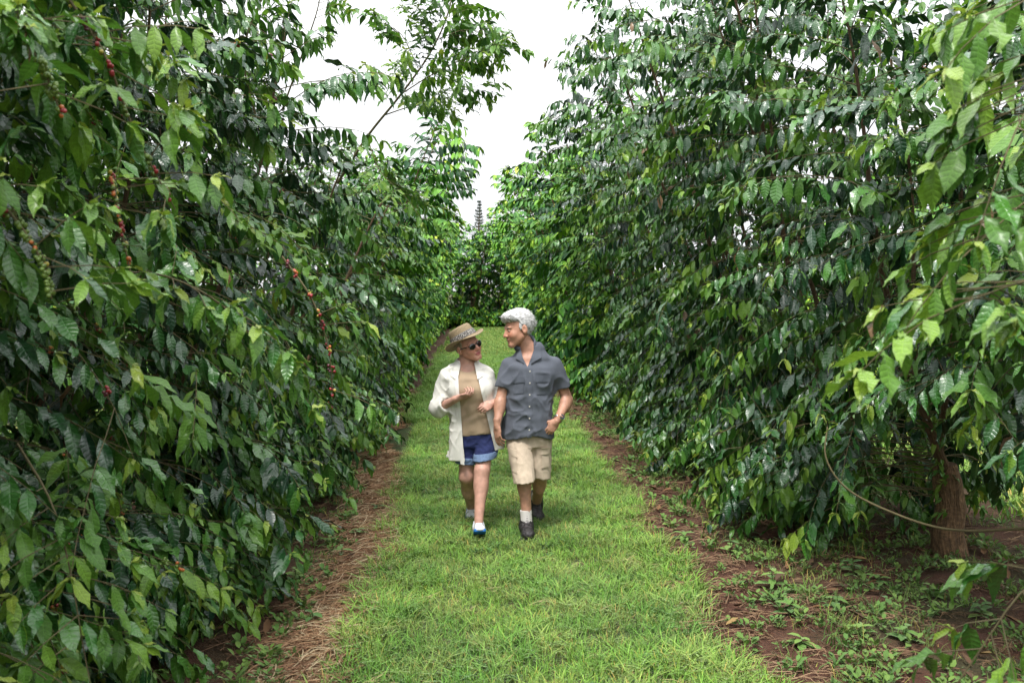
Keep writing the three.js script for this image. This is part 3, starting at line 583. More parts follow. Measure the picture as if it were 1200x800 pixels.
// ---------------------------------------------------------------- people: distance fields, meshed with surface nets
function netMesh(f, lo, hi, h, colorOf) {
  const nx = Math.ceil((hi[0] - lo[0]) / h) + 2, ny = Math.ceil((hi[1] - lo[1]) / h) + 2, nz = Math.ceil((hi[2] - lo[2]) / h) + 2;
  const F = new Float32Array(nx * ny * nz).fill(1), B = 4, far = B * h * 0.87 * 1.9;
  for (let z0 = 0; z0 < nz; z0 += B) for (let y0 = 0; y0 < ny; y0 += B) for (let x0 = 0; x0 < nx; x0 += B) {
    const c = f(lo[0] + (x0 + 1.5) * h, lo[1] + (y0 + 1.5) * h, lo[2] + (z0 + 1.5) * h), skip = Math.abs(c) > far;
    for (let z = z0; z < Math.min(nz, z0 + B); z++) for (let y = y0; y < Math.min(ny, y0 + B); y++) for (let x = x0; x < Math.min(nx, x0 + B); x++)
      F[(z * ny + y) * nx + x] = skip ? c : f(lo[0] + x * h, lo[1] + y * h, lo[2] + z * h);
  }
  const id = new Int32Array(nx * ny * nz).fill(-1), P = [], I = [], off = [0, 1, nx, nx + 1, nx * ny, nx * ny + 1, nx * ny + nx, nx * ny + nx + 1];
  const E = [[0, 1], [2, 3], [4, 5], [6, 7], [0, 2], [1, 3], [4, 6], [5, 7], [0, 4], [1, 5], [2, 6], [3, 7]];
  for (let z = 0; z < nz - 1; z++) for (let y = 0; y < ny - 1; y++) for (let x = 0; x < nx - 1; x++) {
    const b = (z * ny + y) * nx + x; let m = 0; for (let k = 0; k < 8; k++) if (F[b + off[k]] < 0) m |= 1 << k;
    if (m === 0 || m === 255) continue;
    let sx = 0, sy = 0, sz = 0, n = 0;
    for (const [p, q] of E) { const a = (m >> p) & 1, c = (m >> q) & 1; if (a === c) continue; const fa = F[b + off[p]], fb = F[b + off[q]], t = fa / (fa - fb); sx += (p & 1) + t * ((q & 1) - (p & 1)); sy += ((p >> 1) & 1) + t * (((q >> 1) & 1) - ((p >> 1) & 1)); sz += (p >> 2) + t * ((q >> 2) - (p >> 2)); n++; }
    id[b] = P.length / 3; P.push(lo[0] + (x + sx / n) * h, lo[1] + (y + sy / n) * h, lo[2] + (z + sz / n) * h);
  }
  const quad = (a, b, c, d, flip) => { if (a < 0 || b < 0 || c < 0 || d < 0) return; if (flip) I.push(a, c, b, a, d, c); else I.push(a, b, c, a, c, d); };
  for (let z = 1; z < nz - 1; z++) for (let y = 1; y < ny - 1; y++) for (let x = 1; x < nx - 1; x++) {
    const b = (z * ny + y) * nx + x, s = F[b] < 0;
    if (s !== F[b + 1] < 0) quad(id[b - nx - nx * ny], id[b - nx * ny], id[b], id[b - nx], !s);
    if (s !== F[b + nx] < 0) quad(id[b - 1 - nx * ny], id[b - 1], id[b], id[b - nx * ny], !s);
    if (s !== F[b + nx * ny] < 0) quad(id[b - 1 - nx], id[b - nx], id[b], id[b - 1], !s);
  }
  const g = new THREE.BufferGeometry(); g.setAttribute('position', new THREE.Float32BufferAttribute(P, 3)); g.setIndex(I); g.computeVertexNormals();
  if (colorOf) { const col = new Float32Array(P.length); for (let k = 0; k < P.length; k += 3) { const c = colorOf(P[k], P[k + 1], P[k + 2]); col[k] = c[0]; col[k + 1] = c[1]; col[k + 2] = c[2]; } g.setAttribute('color', new THREE.BufferAttribute(col, 3)); }
  return g;
}
const smin = (a, b, k) => { const h = Math.max(k - Math.abs(a - b), 0) / k; return Math.min(a, b) - h * h * k * 0.25; };
const smax = (a, b, k) => -smin(-a, -b, k);
function cone(x, y, z, a, b, ra, rb) {
  const dx = b[0] - a[0], dy = b[1] - a[1], dz = b[2] - a[2], px = x - a[0], py = y - a[1], pz = z - a[2];
  const t = clamp((px * dx + py * dy + pz * dz) / (dx * dx + dy * dy + dz * dz), 0, 1), qx = px - t * dx, qy = py - t * dy, qz = pz - t * dz;
  return Math.sqrt(qx * qx + qy * qy + qz * qz) - (ra + (rb - ra) * t);
}
function ell(x, y, z, c, r) {
  const px = (x - c[0]) / r[0], py = (y - c[1]) / r[1], pz = (z - c[2]) / r[2], k0 = Math.sqrt(px * px + py * py + pz * pz) + 1e-6;
  const k1 = Math.sqrt((px / r[0]) ** 2 + (py / r[1]) ** 2 + (pz / r[2]) ** 2) + 1e-6; return k0 * (k0 - 1) / k1;
}
// a trunk of oval sections: rows of [y, half width, half depth, centre x, centre z]
function loft(rows, x, y, z, grow = 0) {
  let k = 0; while (k < rows.length - 2 && y > rows[k + 1][0]) k++;
  const a = rows[k], b = rows[k + 1], t = clamp((y - a[0]) / (b[0] - a[0]), 0, 1), s = t * t * (3 - 2 * t);
  const w = lerp(a[1], b[1], s) + grow, d = lerp(a[2], b[2], s) + grow, cx = lerp(a[3], b[3], s), cz = lerp(a[4], b[4], s);
  const px = (x - cx) / w, pz = (z - cz) / d, r = Math.sqrt(Math.sqrt(px ** 4 + pz ** 4 + 1.4 * px * px * pz * pz)) + 1e-6;
  const side = (r - 1) * Math.min(w, d) * 1.0, end = Math.max(rows[0][0] - grow - y, y - rows[rows.length - 1][0] - grow);
  return Math.max(side, end);
}
// a sheet that follows a garment's surface: corners in x, y, laid on the nearest surface seen from the front
function sheet(f, corners, nx, ny, off, thick, zFrom = 0.4) {
  const [p00, p10, p11, p01] = corners, s = new Soup(), front = [], back = [];
  const hit = (x, y) => { let z = zFrom; for (let k = 0; k < 60; k++) { const d = f(x, y, z); if (d < 0.0012) break; z -= Math.max(0.0012, d * 0.7); if (z < -0.6) break; } return z; };
  for (let j = 0; j <= ny; j++) for (let i = 0; i <= nx; i++) {
    const u = i / nx, v = j / ny, x = lerp(lerp(p00[0], p10[0], u), lerp(p01[0], p11[0], u), v), y = lerp(lerp(p00[1], p10[1], u), lerp(p01[1], p11[1], u), v), z = hit(x, y);
    front.push(s.vert(x, y, z + off, u, v)); back.push(s.vert(x, y, z + off - thick, u, v));
  }
  const m = nx + 1; for (let j = 0; j < ny; j++) for (let i = 0; i < nx; i++) { const a = j * m + i; s.quad(front[a], front[a + 1], front[a + m + 1], front[a + m]); s.quad(back[a], back[a + m], back[a + m + 1], back[a + 1]); }
  const rim = []; for (let i = 0; i < nx; i++) rim.push(i); for (let j = 0; j < ny; j++) rim.push(j * m + nx); for (let i = nx; i > 0; i--) rim.push(ny * m + i); for (let j = ny; j > 0; j--) rim.push(j * m);
  rim.forEach((a, k) => { const b = rim[(k + 1) % rim.length]; const A = s.n; for (const q of [front[a], front[b], back[b], back[a]]) s.vert(s.p[q * 3], s.p[q * 3 + 1], s.p[q * 3 + 2]); s.quad(A, A + 3, A + 2, A + 1); });
  return s.build();
}
const cloth = (r, g, b, o = {}) => new THREE.MeshStandardMaterial({ color: C(r, g, b), roughness: 0.92, side: THREE.DoubleSide, ...o });
const skinMat = new THREE.MeshStandardMaterial({ vertexColors: true, roughness: 0.5 });

// a head: origin between the ears at eye height, z to the face, y up; the face is in the field
function headField(o) {
  const w = o.w ?? 1, j = o.jaw ?? 1;
  return (x, y, z) => {
    const ax = Math.abs(x);
    let d = ell(x, y, z, [0, 0.028, -0.014], [0.076 * w, 0.094, 0.096]);
    d = smin(d, ell(x, y, z, [0, -0.035, 0.028], [0.060 * w * j, 0.068, 0.062]), 0.03);
    d = smin(d, ell(ax, y, z, [0.034 * w, -0.032, 0.056], [0.026, 0.026, 0.026]), 0.022);
    d = smin(d, cone(ax, y, z, [0.052 * w * j, -0.052, 0.0], [0.014, -0.098, 0.066], 0.016, 0.017), 0.026);
    d = smin(d, ell(x, y, z, [0, -0.097, 0.068], [0.024 * j, 0.019, 0.018]), 0.018);
    d = smin(d, ell(ax, y, z, [0.026, 0.021, 0.074], [0.028, 0.010, 0.014]), 0.014);
    d = smax(d, -ell(ax, y, z, [0.032, 0.001, 0.100], [0.017, 0.012, 0.017]), 0.012);
    d = smin(d, ell(ax, y, z, [0.032, 0.001, 0.074], [0.0135, 0.012, 0.0125]), 0.003);
    d = smin(d, cone(x, y, z, [0, 0.012, 0.081], [0, -0.030, 0.1045], 0.0085, 0.0115), 0.010);
    d = smin(d, ell(ax, y, z, [0.011, -0.034, 0.093], [0.0085, 0.0075, 0.010]), 0.006);
    d = smin(d, ell(x, y, z, [0, -0.060, 0.084], [0.024, 0.0065, 0.011]), 0.006);
    d = smin(d, ell(x, y, z, [0, -0.0715, 0.083], [0.020, 0.007, 0.010]), 0.005);
    d = smax(d, -ell(x, y, z, [0, -0.0655, 0.096], [0.022, 0.0018, 0.009]), 0.003);
    const ear = smax(ell(ax, y, z, [0.081 * w, -0.008, -0.014], [0.010, 0.033, 0.021]), -ell(ax, y, z, [0.094 * w, -0.004, -0.008], [0.010, 0.019, 0.011]), 0.005);
    return smin(d, ear, 0.006);
  };
}
function headColor(skin, lip, o = {}) {
  return (x, y, z) => {
    const ax = Math.abs(x), c = [...skin], n = 1 + 0.07 * n3(x * 60, y * 60, z * 60);
    const mixTo = (t, k) => { for (let i = 0; i < 3; i++) c[i] = lerp(c[i], t[i], k); };
    mixTo([skin[0] * 1.02, skin[1] * 0.78, skin[2] * 0.74], 0.6 * smooth(0.034, 0.012, Math.hypot(ax - 0.036, y + 0.03) + Math.max(0, 0.05 - z)));
    mixTo([skin[0] * 1.0, skin[1] * 0.75, skin[2] * 0.7], 0.5 * smooth(0.02, 0.008, Math.hypot(x, y + 0.03) + Math.max(0, 0.09 - z)));
    if (z > 0.07) mixTo(lip, smooth(1.15, 0.85, Math.hypot(x / 0.023, (y + 0.066) / 0.0135)));
    if (z > 0.065) { // eyes: lids open on the white and a dark iris
      const e = Math.hypot((ax - 0.032) / 0.0115, (y - 0.001) / 0.0038); mixTo([0.40, 0.34, 0.30], smooth(1.05, 0.9, e)); mixTo([0.03, 0.025, 0.02], smooth(1.05, 0.8, Math.hypot(ax - 0.032, y - 0.001) / 0.0052) * (e < 1.1 ? 1 : 0));
      mixTo(o.brow ?? skin, 0.75 * smooth(1.1, 0.7, Math.hypot((ax - 0.031) / 0.020, (y - 0.0235 + ax * 0.06) / 0.0045)));
    }
    return c.map((q) => q * n);
  };
}
// a hand: wrist at the origin, y to the fingers, x to the thumb's side, z out of the back of the hand; curls in radians per joint
function handField(curls, thumb, spread = 1, s = 1) {
  const chains = [];
  [[0.026, 0.088, 0.036, 0.024, 0.019, 0.0088], [0.008, 0.093, 0.040, 0.027, 0.020, 0.0092], [-0.011, 0.089, 0.037, 0.025, 0.019, 0.0087], [-0.028, 0.080, 0.029, 0.019, 0.017, 0.0078]].forEach(([x, y, l1, l2, l3, r], k) => {
    let px = x, py = y, pz = 0, a = 0; const sx = x * 0.9 * spread;
    for (const [i, l] of [[0, l1], [1, l2], [2, l3]]) {
      a += curls[k][i]; const nx = px + sx * l * 3 * Math.cos(a), ny = py + Math.cos(a) * l, nz = pz - Math.sin(a) * l;
      chains.push([[px, py, pz], [nx, ny, nz], r * (1 - 0.10 * i), r * (0.92 - 0.10 * i)]); px = nx; py = ny; pz = nz;
    }
  });
  const t = thumb.map((q) => q), th = [];
  for (let i = 0; i < t.length - 1; i++) th.push([t[i], t[i + 1], 0.0125 - i * 0.0015, 0.0115 - i * 0.0017]);
  return (X, Y, Z) => {
    const x = X / s, y = Y / s, z = Z / s;
    let d = cone(x, y, z, [0, -0.045, 0], [0, 0.012, 0], 0.027, 0.024);
    d = smin(d, ell(x, y, z, [0.001, 0.05, -0.002], [0.040, 0.052, 0.0155]), 0.02);
    d = smin(d, ell(x, y, z, [0.022, 0.035, -0.010], [0.018, 0.034, 0.016]), 0.015);
    let fg = 1; for (const c of chains) fg = Math.min(fg, cone(x, y, z, ...c));
    d = smin(d, fg, 0.009);
    let tt = 1; for (const c of th) tt = smin(tt, cone(x, y, z, ...c), 0.006);
    return smin(d, tt, 0.008) * s;
  };
}
function frame(origin, yDir, zHint) { // a matrix whose y runs along yDir and whose z leans to zHint
  const y = V(...yDir).normalize(), z = V(...zHint); z.addScaledVector(y, -z.dot(y)).normalize(); const x = V().crossVectors(y, z);
  return new THREE.Matrix4().makeBasis(x, y, z).setPosition(...origin);
}
function joined(geos) { return mergeGeometries(geos.map((g) => { const q = g.clone(); for (const n of Object.keys(q.attributes)) if (!['position', 'normal', 'color'].includes(n)) q.deleteAttribute(n); return q; })); }
function strand(d, x, y, z) { return d; }

// ---------------------------------------------------------------- the man
{
  const PX = 1 / 154, Z = -7.15, o = at(618, 624.6, 7.15);
  const man = thing('person', 'person in slate-blue short-sleeved shirt, beige cargo shorts and black boots, looking aside at a companion', 'person', [o.x, groundY(o.x, o.z) + 0.01, o.z], 0);
  const P = (u, v, z = 0) => { const k = 1 - z / 7.15; return [((u - 618) * k + (618 - 565) * (k - 1)) * PX, 1.85 - (v - 340) * k * PX, z]; };   // nearer things measure less per pixel
  const SK = [0.47, 0.245, 0.165], skin = (x, y, z) => { const n = 1 + 0.16 * n3(x * 30, y * 30, z * 30) + 0.06 * n3(x * 90, y * 90, z * 90); return SK.map((q) => q * n * 0.92); };
  const sR = P(596, 429, -0.01), eR = P(586, 471, 0.04), wR = P(582, 500, 0.14), sL = P(650, 428, -0.01), eL = P(665, 470, -0.06), wL = P(653, 495, 0.13);
  const hipR = [-0.070, 0.80, 0.0], kneeR = P(613, 552, 0.17), ankR = P(617, 604, 0.20), hipL = [0.098, 0.80, 0], kneeL = P(634, 556, 0.03), ankL = P(629, 592, -0.33);
  const headC = P(607, 386, 0.01);
  const torso = [[0.74, 0.165, 0.115, 0.015, 0], [0.88, 0.165, 0.118, 0.013, 0.0], [1.0, 0.158, 0.118, 0.012, 0.005], [1.12, 0.168, 0.122, 0.018, 0.005], [1.24, 0.166, 0.120, 0.028, -0.005], [1.32, 0.140, 0.10, 0.030, -0.015], [1.39, 0.084, 0.070, 0.026, -0.025], [1.44, 0.060, 0.058, 0.016, -0.025]];
  const neck = (x, y, z) => cone(x, y, z, [0.012, 1.36, -0.03], [headC[0] + 0.022, headC[1] - 0.05, -0.006], 0.066, 0.060);
  const bodyF = (x, y, z) => {
    let d = loft(torso, x, y, z, -0.008 - 0.022 * smooth(1.2, 1.05, y));
    d = smin(d, neck(x, y, z), 0.05);
    d = smin(d, cone(x, y, z, sR, eR, 0.048, 0.041), 0.05); d = smin(d, cone(x, y, z, eR, wR, 0.042, 0.027), 0.02); d = smin(d, ell(x, y, z, [lerp(eR[0], wR[0], 0.25), lerp(eR[1], wR[1], 0.25), lerp(eR[2], wR[2], 0.25)], [0.044, 0.075, 0.044]), 0.02);
    d = smin(d, cone(x, y, z, sL, eL, 0.048, 0.042), 0.05); d = smin(d, cone(x, y, z, eL, wL, 0.043, 0.028), 0.02); d = smin(d, ell(x, y, z, [lerp(eL[0], wL[0], 0.22), lerp(eL[1], wL[1], 0.22), lerp(eL[2], wL[2], 0.22)], [0.046, 0.07, 0.048]), 0.02);
    for (const [h, k, a] of [[hipR, kneeR, ankR], [hipL, kneeL, ankL]]) {
      d = smin(d, cone(x, y, z, h, k, 0.062, 0.056), 0.04); d = smin(d, cone(x, y, z, k, a, 0.054, 0.038), 0.03);
      d = smin(d, ell(x, y, z, [lerp(k[0], a[0], 0.3), lerp(k[1], a[1], 0.3), lerp(k[2], a[2], 0.3) - 0.018], [0.054, 0.11, 0.052]), 0.03);
    }
    return d;
  };
  // head turned to his right, tipped down a little
  const headM = new THREE.Matrix4().makeRotationFromEuler(new THREE.Euler(0.16, -1.22, 0.08, 'YXZ')).setPosition(...headC).scale(V(1.12, 1.12, 1.12));
  const hf = headField({ w: 1.0, jaw: 1.05 });
  const headG = netMesh(hf, [-0.11, -0.14, -0.13], [0.11, 0.14, 0.13], 0.0042, headColor([0.50, 0.25, 0.165], [0.40, 0.15, 0.11], { brow: [0.35, 0.30, 0.27] })).applyMatrix4(headM);
  const handR = netMesh(handField([[0.25, 0.35, 0.25], [0.35, 0.45, 0.3], [0.45, 0.5, 0.3], [0.5, 0.55, 0.35]], [[0.024, 0.018, -0.006], [0.046, 0.045, -0.016], [0.050, 0.075, -0.024], [0.044, 0.100, -0.030]], 0.6, 0.97), [-0.07, -0.06, -0.13], [0.08, 0.20, 0.06], 0.0044, skin).applyMatrix4(frame(wR, [0.06, -1, 0.12], [-0.75, 0.05, 0.66]));
  const handL = netMesh(handField([[0.35, 0.6, 0.4], [0.45, 0.7, 0.4], [0.55, 0.7, 0.4], [0.6, 0.7, 0.4]], [[0.024, 0.018, -0.006], [0.046, 0.045, -0.018], [0.046, 0.074, -0.034], [0.036, 0.096, -0.046]], 0.9, 0.97), [-0.08, -0.06, -0.14], [0.08, 0.20, 0.06], 0.0044, skin).applyMatrix4(frame(wL, [-0.62, -0.80, 0.05], [0.25, 0.25, 0.93]));
  const main = netMesh(bodyF, [-0.42, 0.05, -0.48], [0.48, 1.60, 0.36], 0.0115, skin);
  const body = part('body', joined([main, headG, handR, handL]), skinMat, man);
  // hair: a thick white cap, swept back over the brow, short at the neck
  const hairF = (x, y, z) => {
    const ax = Math.abs(x), n = 0.003 * n3(x * 38, y * 20, z * 16) + 0.0016 * n3(x * 130, y * 70, z * 40);
    let d = ell(x, y, z, [0, 0.040, -0.018], [0.089, 0.101, 0.110]) + n;
    d = smin(d, ell(x, y, z, [0.012, 0.094, 0.050], [0.066, 0.036, 0.056]) + n, 0.03);
    d = smin(d, ell(x, y, z, [-0.01, 0.082, 0.070], [0.050, 0.022, 0.024]) + n, 0.02);
    const hairline = lerp(-0.075, 0.058, smooth(-0.045, 0.025, z)) + 0.004 * Math.sin(x * 260);
    d = smax(d, hairline - y, 0.012);
    d = smax(d, -ell(ax, y, z, [0.085, -0.012, -0.008], [0.03, 0.036, 0.026]), 0.008);
    const burn = ell(ax, y, z, [0.0755, 0.018, 0.010], [0.005, 0.028, 0.010]) + n; return smin(d, burn, 0.01);
  };
  part('hair', netMesh(hairF, [-0.13, -0.10, -0.15], [0.13, 0.17, 0.15], 0.0045, (x, y, z) => { const k = 0.50 + 0.10 * n3(x * 40, y * 25, z * 25) + 0.16 * n3(x * 150, y * 70, z * 30) - 0.14 * smooth(0.03, -0.05, y + 0.2 * n3(x * 50, y * 20, z * 50)); return [k * 1.0, k * 0.985, k * 0.98]; }).applyMatrix4(headM), new THREE.MeshStandardMaterial({ vertexColors: true, roughness: 0.6 }), man);

  { // loose strands that break the outline of the hair
    const R = rngOf(8), s = new Soup(), H = man.getObjectByName('hair').geometry, p = H.attributes.position, q = H.attributes.normal; s.c = [];
    const back = V(0, -0.35, -1).applyMatrix4(new THREE.Matrix4().extractRotation(headM)).normalize();
    for (let k = 0; k < 900; k++) {
      const i = Math.floor(R() * p.count), a = V().fromBufferAttribute(p, i), n = V().fromBufferAttribute(q, i), d = back.clone().addScaledVector(n, 0.08 + 0.18 * R() - back.dot(n) * 0.9).add(V(R() - 0.5, R() - 0.5, R() - 0.5).multiplyScalar(0.5)).normalize(), l = 0.014 + 0.018 * R(), w = V().crossVectors(d, n).normalize().multiplyScalar(0.0012), o = s.n, c = 0.34 + 0.4 * R();
      a.addScaledVector(n, -0.001); const b = a.clone().addScaledVector(d, l * 0.6).addScaledVector(n, 0.0015), e = a.clone().addScaledVector(d, l);
      for (const [v, f] of [[a, 1], [a, -1], [b, 1], [b, -1]]) s.vert(v.x + w.x * f, v.y + w.y * f, v.z + w.z * f); s.vert(e.x, e.y, e.z); s.quad(o, o + 1, o + 3, o + 2); s.tri(o + 2, o + 3, o + 4); for (let j = 0; j < 5; j++) s.c.push(c, c * 0.99, c * 0.98);
    }
    part('hair_strands', s.build(), new THREE.MeshStandardMaterial({ vertexColors: true, roughness: 0.6, side: THREE.DoubleSide }), man, 'stuff');
  }
  // shirt
  const fold = (x, y, z) => 0.005 * n3(x * 6 + y * 5, y * 5 - x * 4, z * 5) - 0.011 * Math.pow(1 - Math.abs(n3(x * 4 + y * 3.2 + 9, y * 3 - x * 3.5, z * 4)), 3.2) * smooth(1.36, 1.2, y) - 0.010 * Math.pow(1 - Math.abs(n3(x * 5 - y * 5, y * 4.5 + x * 4 + 4, z * 5)), 3.5) * smooth(1.15, 0.95, y);
  const sleeveR = [lerp(sR[0], eR[0], 0.62), lerp(sR[1], eR[1], 0.62), lerp(sR[2], eR[2], 0.62)], sleeveL = [lerp(sL[0], eL[0], 0.62), lerp(sL[1], eL[1], 0.62), lerp(sL[2], eL[2], 0.62)];
  const nrm = (a, b) => { const v = V(b[0] - a[0], b[1] - a[1], b[2] - a[2]).normalize(); return [v.x, v.y, v.z]; }, nR = nrm(sR, eR), nL = nrm(sL, eL);
  const past = (x, y, z, p, n) => (x - p[0]) * n[0] + (y - p[1]) * n[1] + (z - p[2]) * n[2];
  const shirtT = [[0.66, 0.194, 0.142, 0.006, 0.008], [0.78, 0.190, 0.142, 0.008, 0.008], [0.92, 0.172, 0.132, 0.012, 0.008], [1.05, 0.172, 0.132, 0.014, 0.008], [1.16, 0.180, 0.134, 0.022, 0.005], [1.25, 0.176, 0.128, 0.030, -0.005], [1.32, 0.152, 0.110, 0.030, -0.015], [1.40, 0.110, 0.086, 0.028, -0.025], [1.475, 0.076, 0.074, 0.020, -0.028]];
  const shirtSolid = (x, y, z, g) => {
    let t = loft(shirtT, x, y, z, g);
    const a = smax(cone(x, y, z, sR, eR, 0.060 + g, 0.063 + g), past(x, y, z, sleeveR, nR), 0.004), b = smax(cone(x, y, z, sL, eL, 0.060 + g, 0.065 + g), past(x, y, z, sleeveL, nL), 0.004);
    return smin(smin(t, a, 0.05), b, 0.05);
  };
  const shirtF = (x, y, z) => {
    const f = fold(x, y, z); let d = shirtSolid(x, y, z, 0.0) + f;
    d = Math.max(d, -(shirtSolid(x, y, z, -0.024) + f));
    const hem = 0.735 + 0.012 * Math.sin(x * 18 + 1) - 0.10 * (x - 0.01) * (x - 0.01) / 0.03 * 0.1;
    d = smax(d, hem - y, 0.004); d = Math.max(d, y - 1.45);
    const vee = Math.max(Math.abs(x + 0.006 + (y - 1.3) * 0.06) - (y - 1.270) * 0.46, -z - 0.02); return Math.max(d, -Math.max(vee, 1.270 - y));
  };
  const shirtCol = (x, y, z) => { const k = 1 + 0.06 * n3(x * 70, y * 70, z * 70) + 0.05 * n3(x * 12, y * 12, z * 12); return [0.090 * k, 0.100 * k, 0.125 * k]; };
  const shirtMat = new THREE.MeshStandardMaterial({ vertexColors: true, roughness: 0.9, side: THREE.DoubleSide });
  const shirt = part('shirt', netMesh(shirtF, [-0.38, 0.68, -0.22], [0.44, 1.47, 0.22], 0.0078, shirtCol), shirtMat, man);
  const shirtPlain = cloth(0.090, 0.100, 0.125), seam = cloth(0.076, 0.086, 0.108), shellF = (x, y, z) => shirtSolid(x, y, z, 0) + fold(x, y, z);
  const x0 = (y) => 0.006 + (y - 0.75) * 0.012;
  part('placket', sheet(shellF, [[x0(0.75) - 0.017, 0.742], [x0(0.75) + 0.017, 0.742], [x0(1.26) + 0.017, 1.265], [x0(1.26) - 0.017, 1.265]], 3, 40, 0.0035, 0.006), shirtPlain, shirt);
  for (let k = 0; k < 6; k++) {
    const y = 0.80 + k * 0.088, g = new THREE.CylinderGeometry(0.0058, 0.0058, 0.003, 12).rotateX(Math.PI / 2); let z = 0.3; while (shellF(x0(y), y, z) > 0.001 && z > 0) z -= 0.001;
    part('button', g.translate(x0(y), y, z + 0.006), new THREE.MeshStandardMaterial({ color: C(0.55, 0.53, 0.48), roughness: 0.3 }), shirt);
  }
  for (const [a, b] of [[0.058, 0.158], [-0.118, -0.032]]) {
    const tilt = a > 0 ? 0.0 : 0.012;
    const pocket = part('pocket', sheet(shellF, [[a + 0.004, 1.065], [b - 0.004, 1.065 + tilt], [b - 0.002, 1.185], [a + 0.002, 1.185]], 12, 12, 0.004, 0.007), shirtPlain, shirt);
    part('pocket_flap', sheet(shellF, [[a - 0.002, 1.158 - tilt], [b + 0.002, 1.158], [b + 0.002, 1.200], [a - 0.002, 1.200]], 12, 4, 0.0095, 0.006), seam, pocket);
  }
  for (const [c0, c1, c2, c3] of [[[-0.092, 1.330], [-0.030, 1.295], [-0.052, 1.395], [-0.072, 1.415]], [[0.022, 1.295], [0.100, 1.340], [0.100, 1.435], [0.060, 1.420]]])
    part('collar', sheet((x, y, z) => Math.min(shirtSolid(x, y, z, 0.004), neck(x, y, z) - 0.014), [c0, c1, c2, c3], 8, 8, 0.008, 0.010), shirtPlain, shirt);
  { // the stand of the collar behind the neck
    const ringF = (x, y, z) => { const d = neck(x, y, z); let q = Math.max(d - 0.026, 0.004 - d, 1.385 - y, y - 1.462 - x * 0.25 + z * 0.7); return Math.max(q, -(Math.max(Math.abs(x + 0.005) - 0.050, -z, 0))); };
    part('collar', netMesh(ringF, [-0.11, 1.34, -0.13], [0.12, 1.53, 0.11], 0.005, shirtCol), shirtMat, shirt);
  }
  // shorts
  const hemR = 0.435, hemL = 0.425, kx = (h, k, t) => [lerp(h[0], k[0], t), lerp(h[1], k[1], t), lerp(h[2], k[2], t)];
  const shFold = (x, y, z) => 0.004 * n3(x * 8 + y * 4, y * 8, z * 7 + 5) - 0.006 * Math.pow(1 - Math.abs(n3(x * 6 + 2, y * 5 + x * 6, z * 6)), 5);
  const shSolid = (x, y, z, g) => {
    let d = loft([[0.66, 0.160, 0.118, 0.014, 0.0], [0.74, 0.160, 0.118, 0.014, 0], [0.9, 0.148, 0.108, 0.013, 0]], x, y, z, g);
    const eR2 = kx(hipR, kneeR, 1.45), eL2 = kx(hipL, kneeL, 1.45);
    d = smin(d, Math.max(cone(x, y, z, [hipR[0] - 0.002, 0.72, 0.01], eR2, 0.092 + g, 0.080 + g), hemR - 0.015 + (x - kneeR[0]) * 0.15 - y), 0.03);
    d = smin(d, Math.max(cone(x, y, z, [hipL[0] - 0.004, 0.72, 0], eL2, 0.090 + g, 0.076 + g), hemL - 0.015 - (x - kneeL[0]) * 0.1 - y), 0.03); return d;
  };
  const shortsF = (x, y, z) => { const f = shFold(x, y, z); return Math.max(Math.max(shSolid(x, y, z, 0) + f, -(Math.max(shSolid(x, y, z, -0.026) + f, y - 0.86))), y - 0.88); };
  const shortsCol = (x, y, z) => { const k = 1 + 0.10 * n3(x * 20, y * 20, z * 20) + 0.07 * n3(x * 80, y * 80, z * 80); return [0.45 * k, 0.365 * k, 0.275 * k]; };
  const shorts = part('shorts', netMesh(shortsF, [-0.25, 0.38, -0.22], [0.29, 0.92, 0.32], 0.008, shortsCol), new THREE.MeshStandardMaterial({ vertexColors: true, roughness: 0.95, side: THREE.DoubleSide }), man);
  const beige = cloth(0.43, 0.35, 0.262), shS = (x, y, z) => shSolid(x, y, z, 0) + shFold(x, y, z);
  const cp = part('cargo_pocket', sheet(shS, [[0.100, 0.50], [0.158, 0.51], [0.162, 0.63], [0.104, 0.63]], 8, 10, 0.011, 0.014), beige, shorts);
  part('pocket_flap', sheet(shS, [[0.098, 0.605], [0.162, 0.605], [0.165, 0.655], [0.102, 0.655]], 8, 4, 0.018, 0.010), beige, cp);
  const cp2 = part('cargo_pocket', sheet(shS, [[-0.128, 0.50], [-0.090, 0.49], [-0.094, 0.62], [-0.136, 0.63]], 6, 10, 0.010, 0.014), beige, shorts);
  part('pocket_flap', sheet(shS, [[-0.132, 0.61], [-0.088, 0.60], [-0.092, 0.65], [-0.138, 0.655]], 6, 4, 0.016, 0.010), beige, cp2);
  part('fly', sheet(shS, [[-0.002, 0.66], [0.026, 0.66], [0.026, 0.82], [-0.002, 0.82]], 3, 10, 0.006, 0.010), beige, shorts);
  // socks and boots
  const sockMat = cloth(0.62, 0.58, 0.56), leather = new THREE.MeshStandardMaterial({ vertexColors: true, roughness: 0.6 }), rubber = new THREE.MeshStandardMaterial({ color: C(0.012, 0.012, 0.012), roughness: 0.8 });
  const makeBoot = (ank, dir, pitch, shin) => {
    const M = new THREE.Matrix4().makeRotationFromEuler(new THREE.Euler(pitch, dir, 0, 'YXZ')).setPosition(...ank);
    const bootF = (x, y, z) => {
      let d = cone(x, y, z, [0, 0.045, -0.018], [0, -0.03, -0.006], 0.050, 0.048);
      d = smin(d, cone(x, y, z, [0, -0.058, -0.02], [0, -0.070, 0.14], 0.046, 0.038), 0.05);
      d = smin(d, ell(x, y, z, [0, -0.068, 0.135], [0.050, 0.036, 0.055]), 0.02);
      d += 0.003 * n3(x * 50, y * 40, z * 40);
      d = smax(d, -0.098 - y, 0.006); return Math.max(smax(d, y - 0.062, 0.006), -Math.max(cone(x, y, z, [0, 0.09, -0.018], [0, 0.02, -0.018], 0.040, 0.038), 0.02 - y));
    };
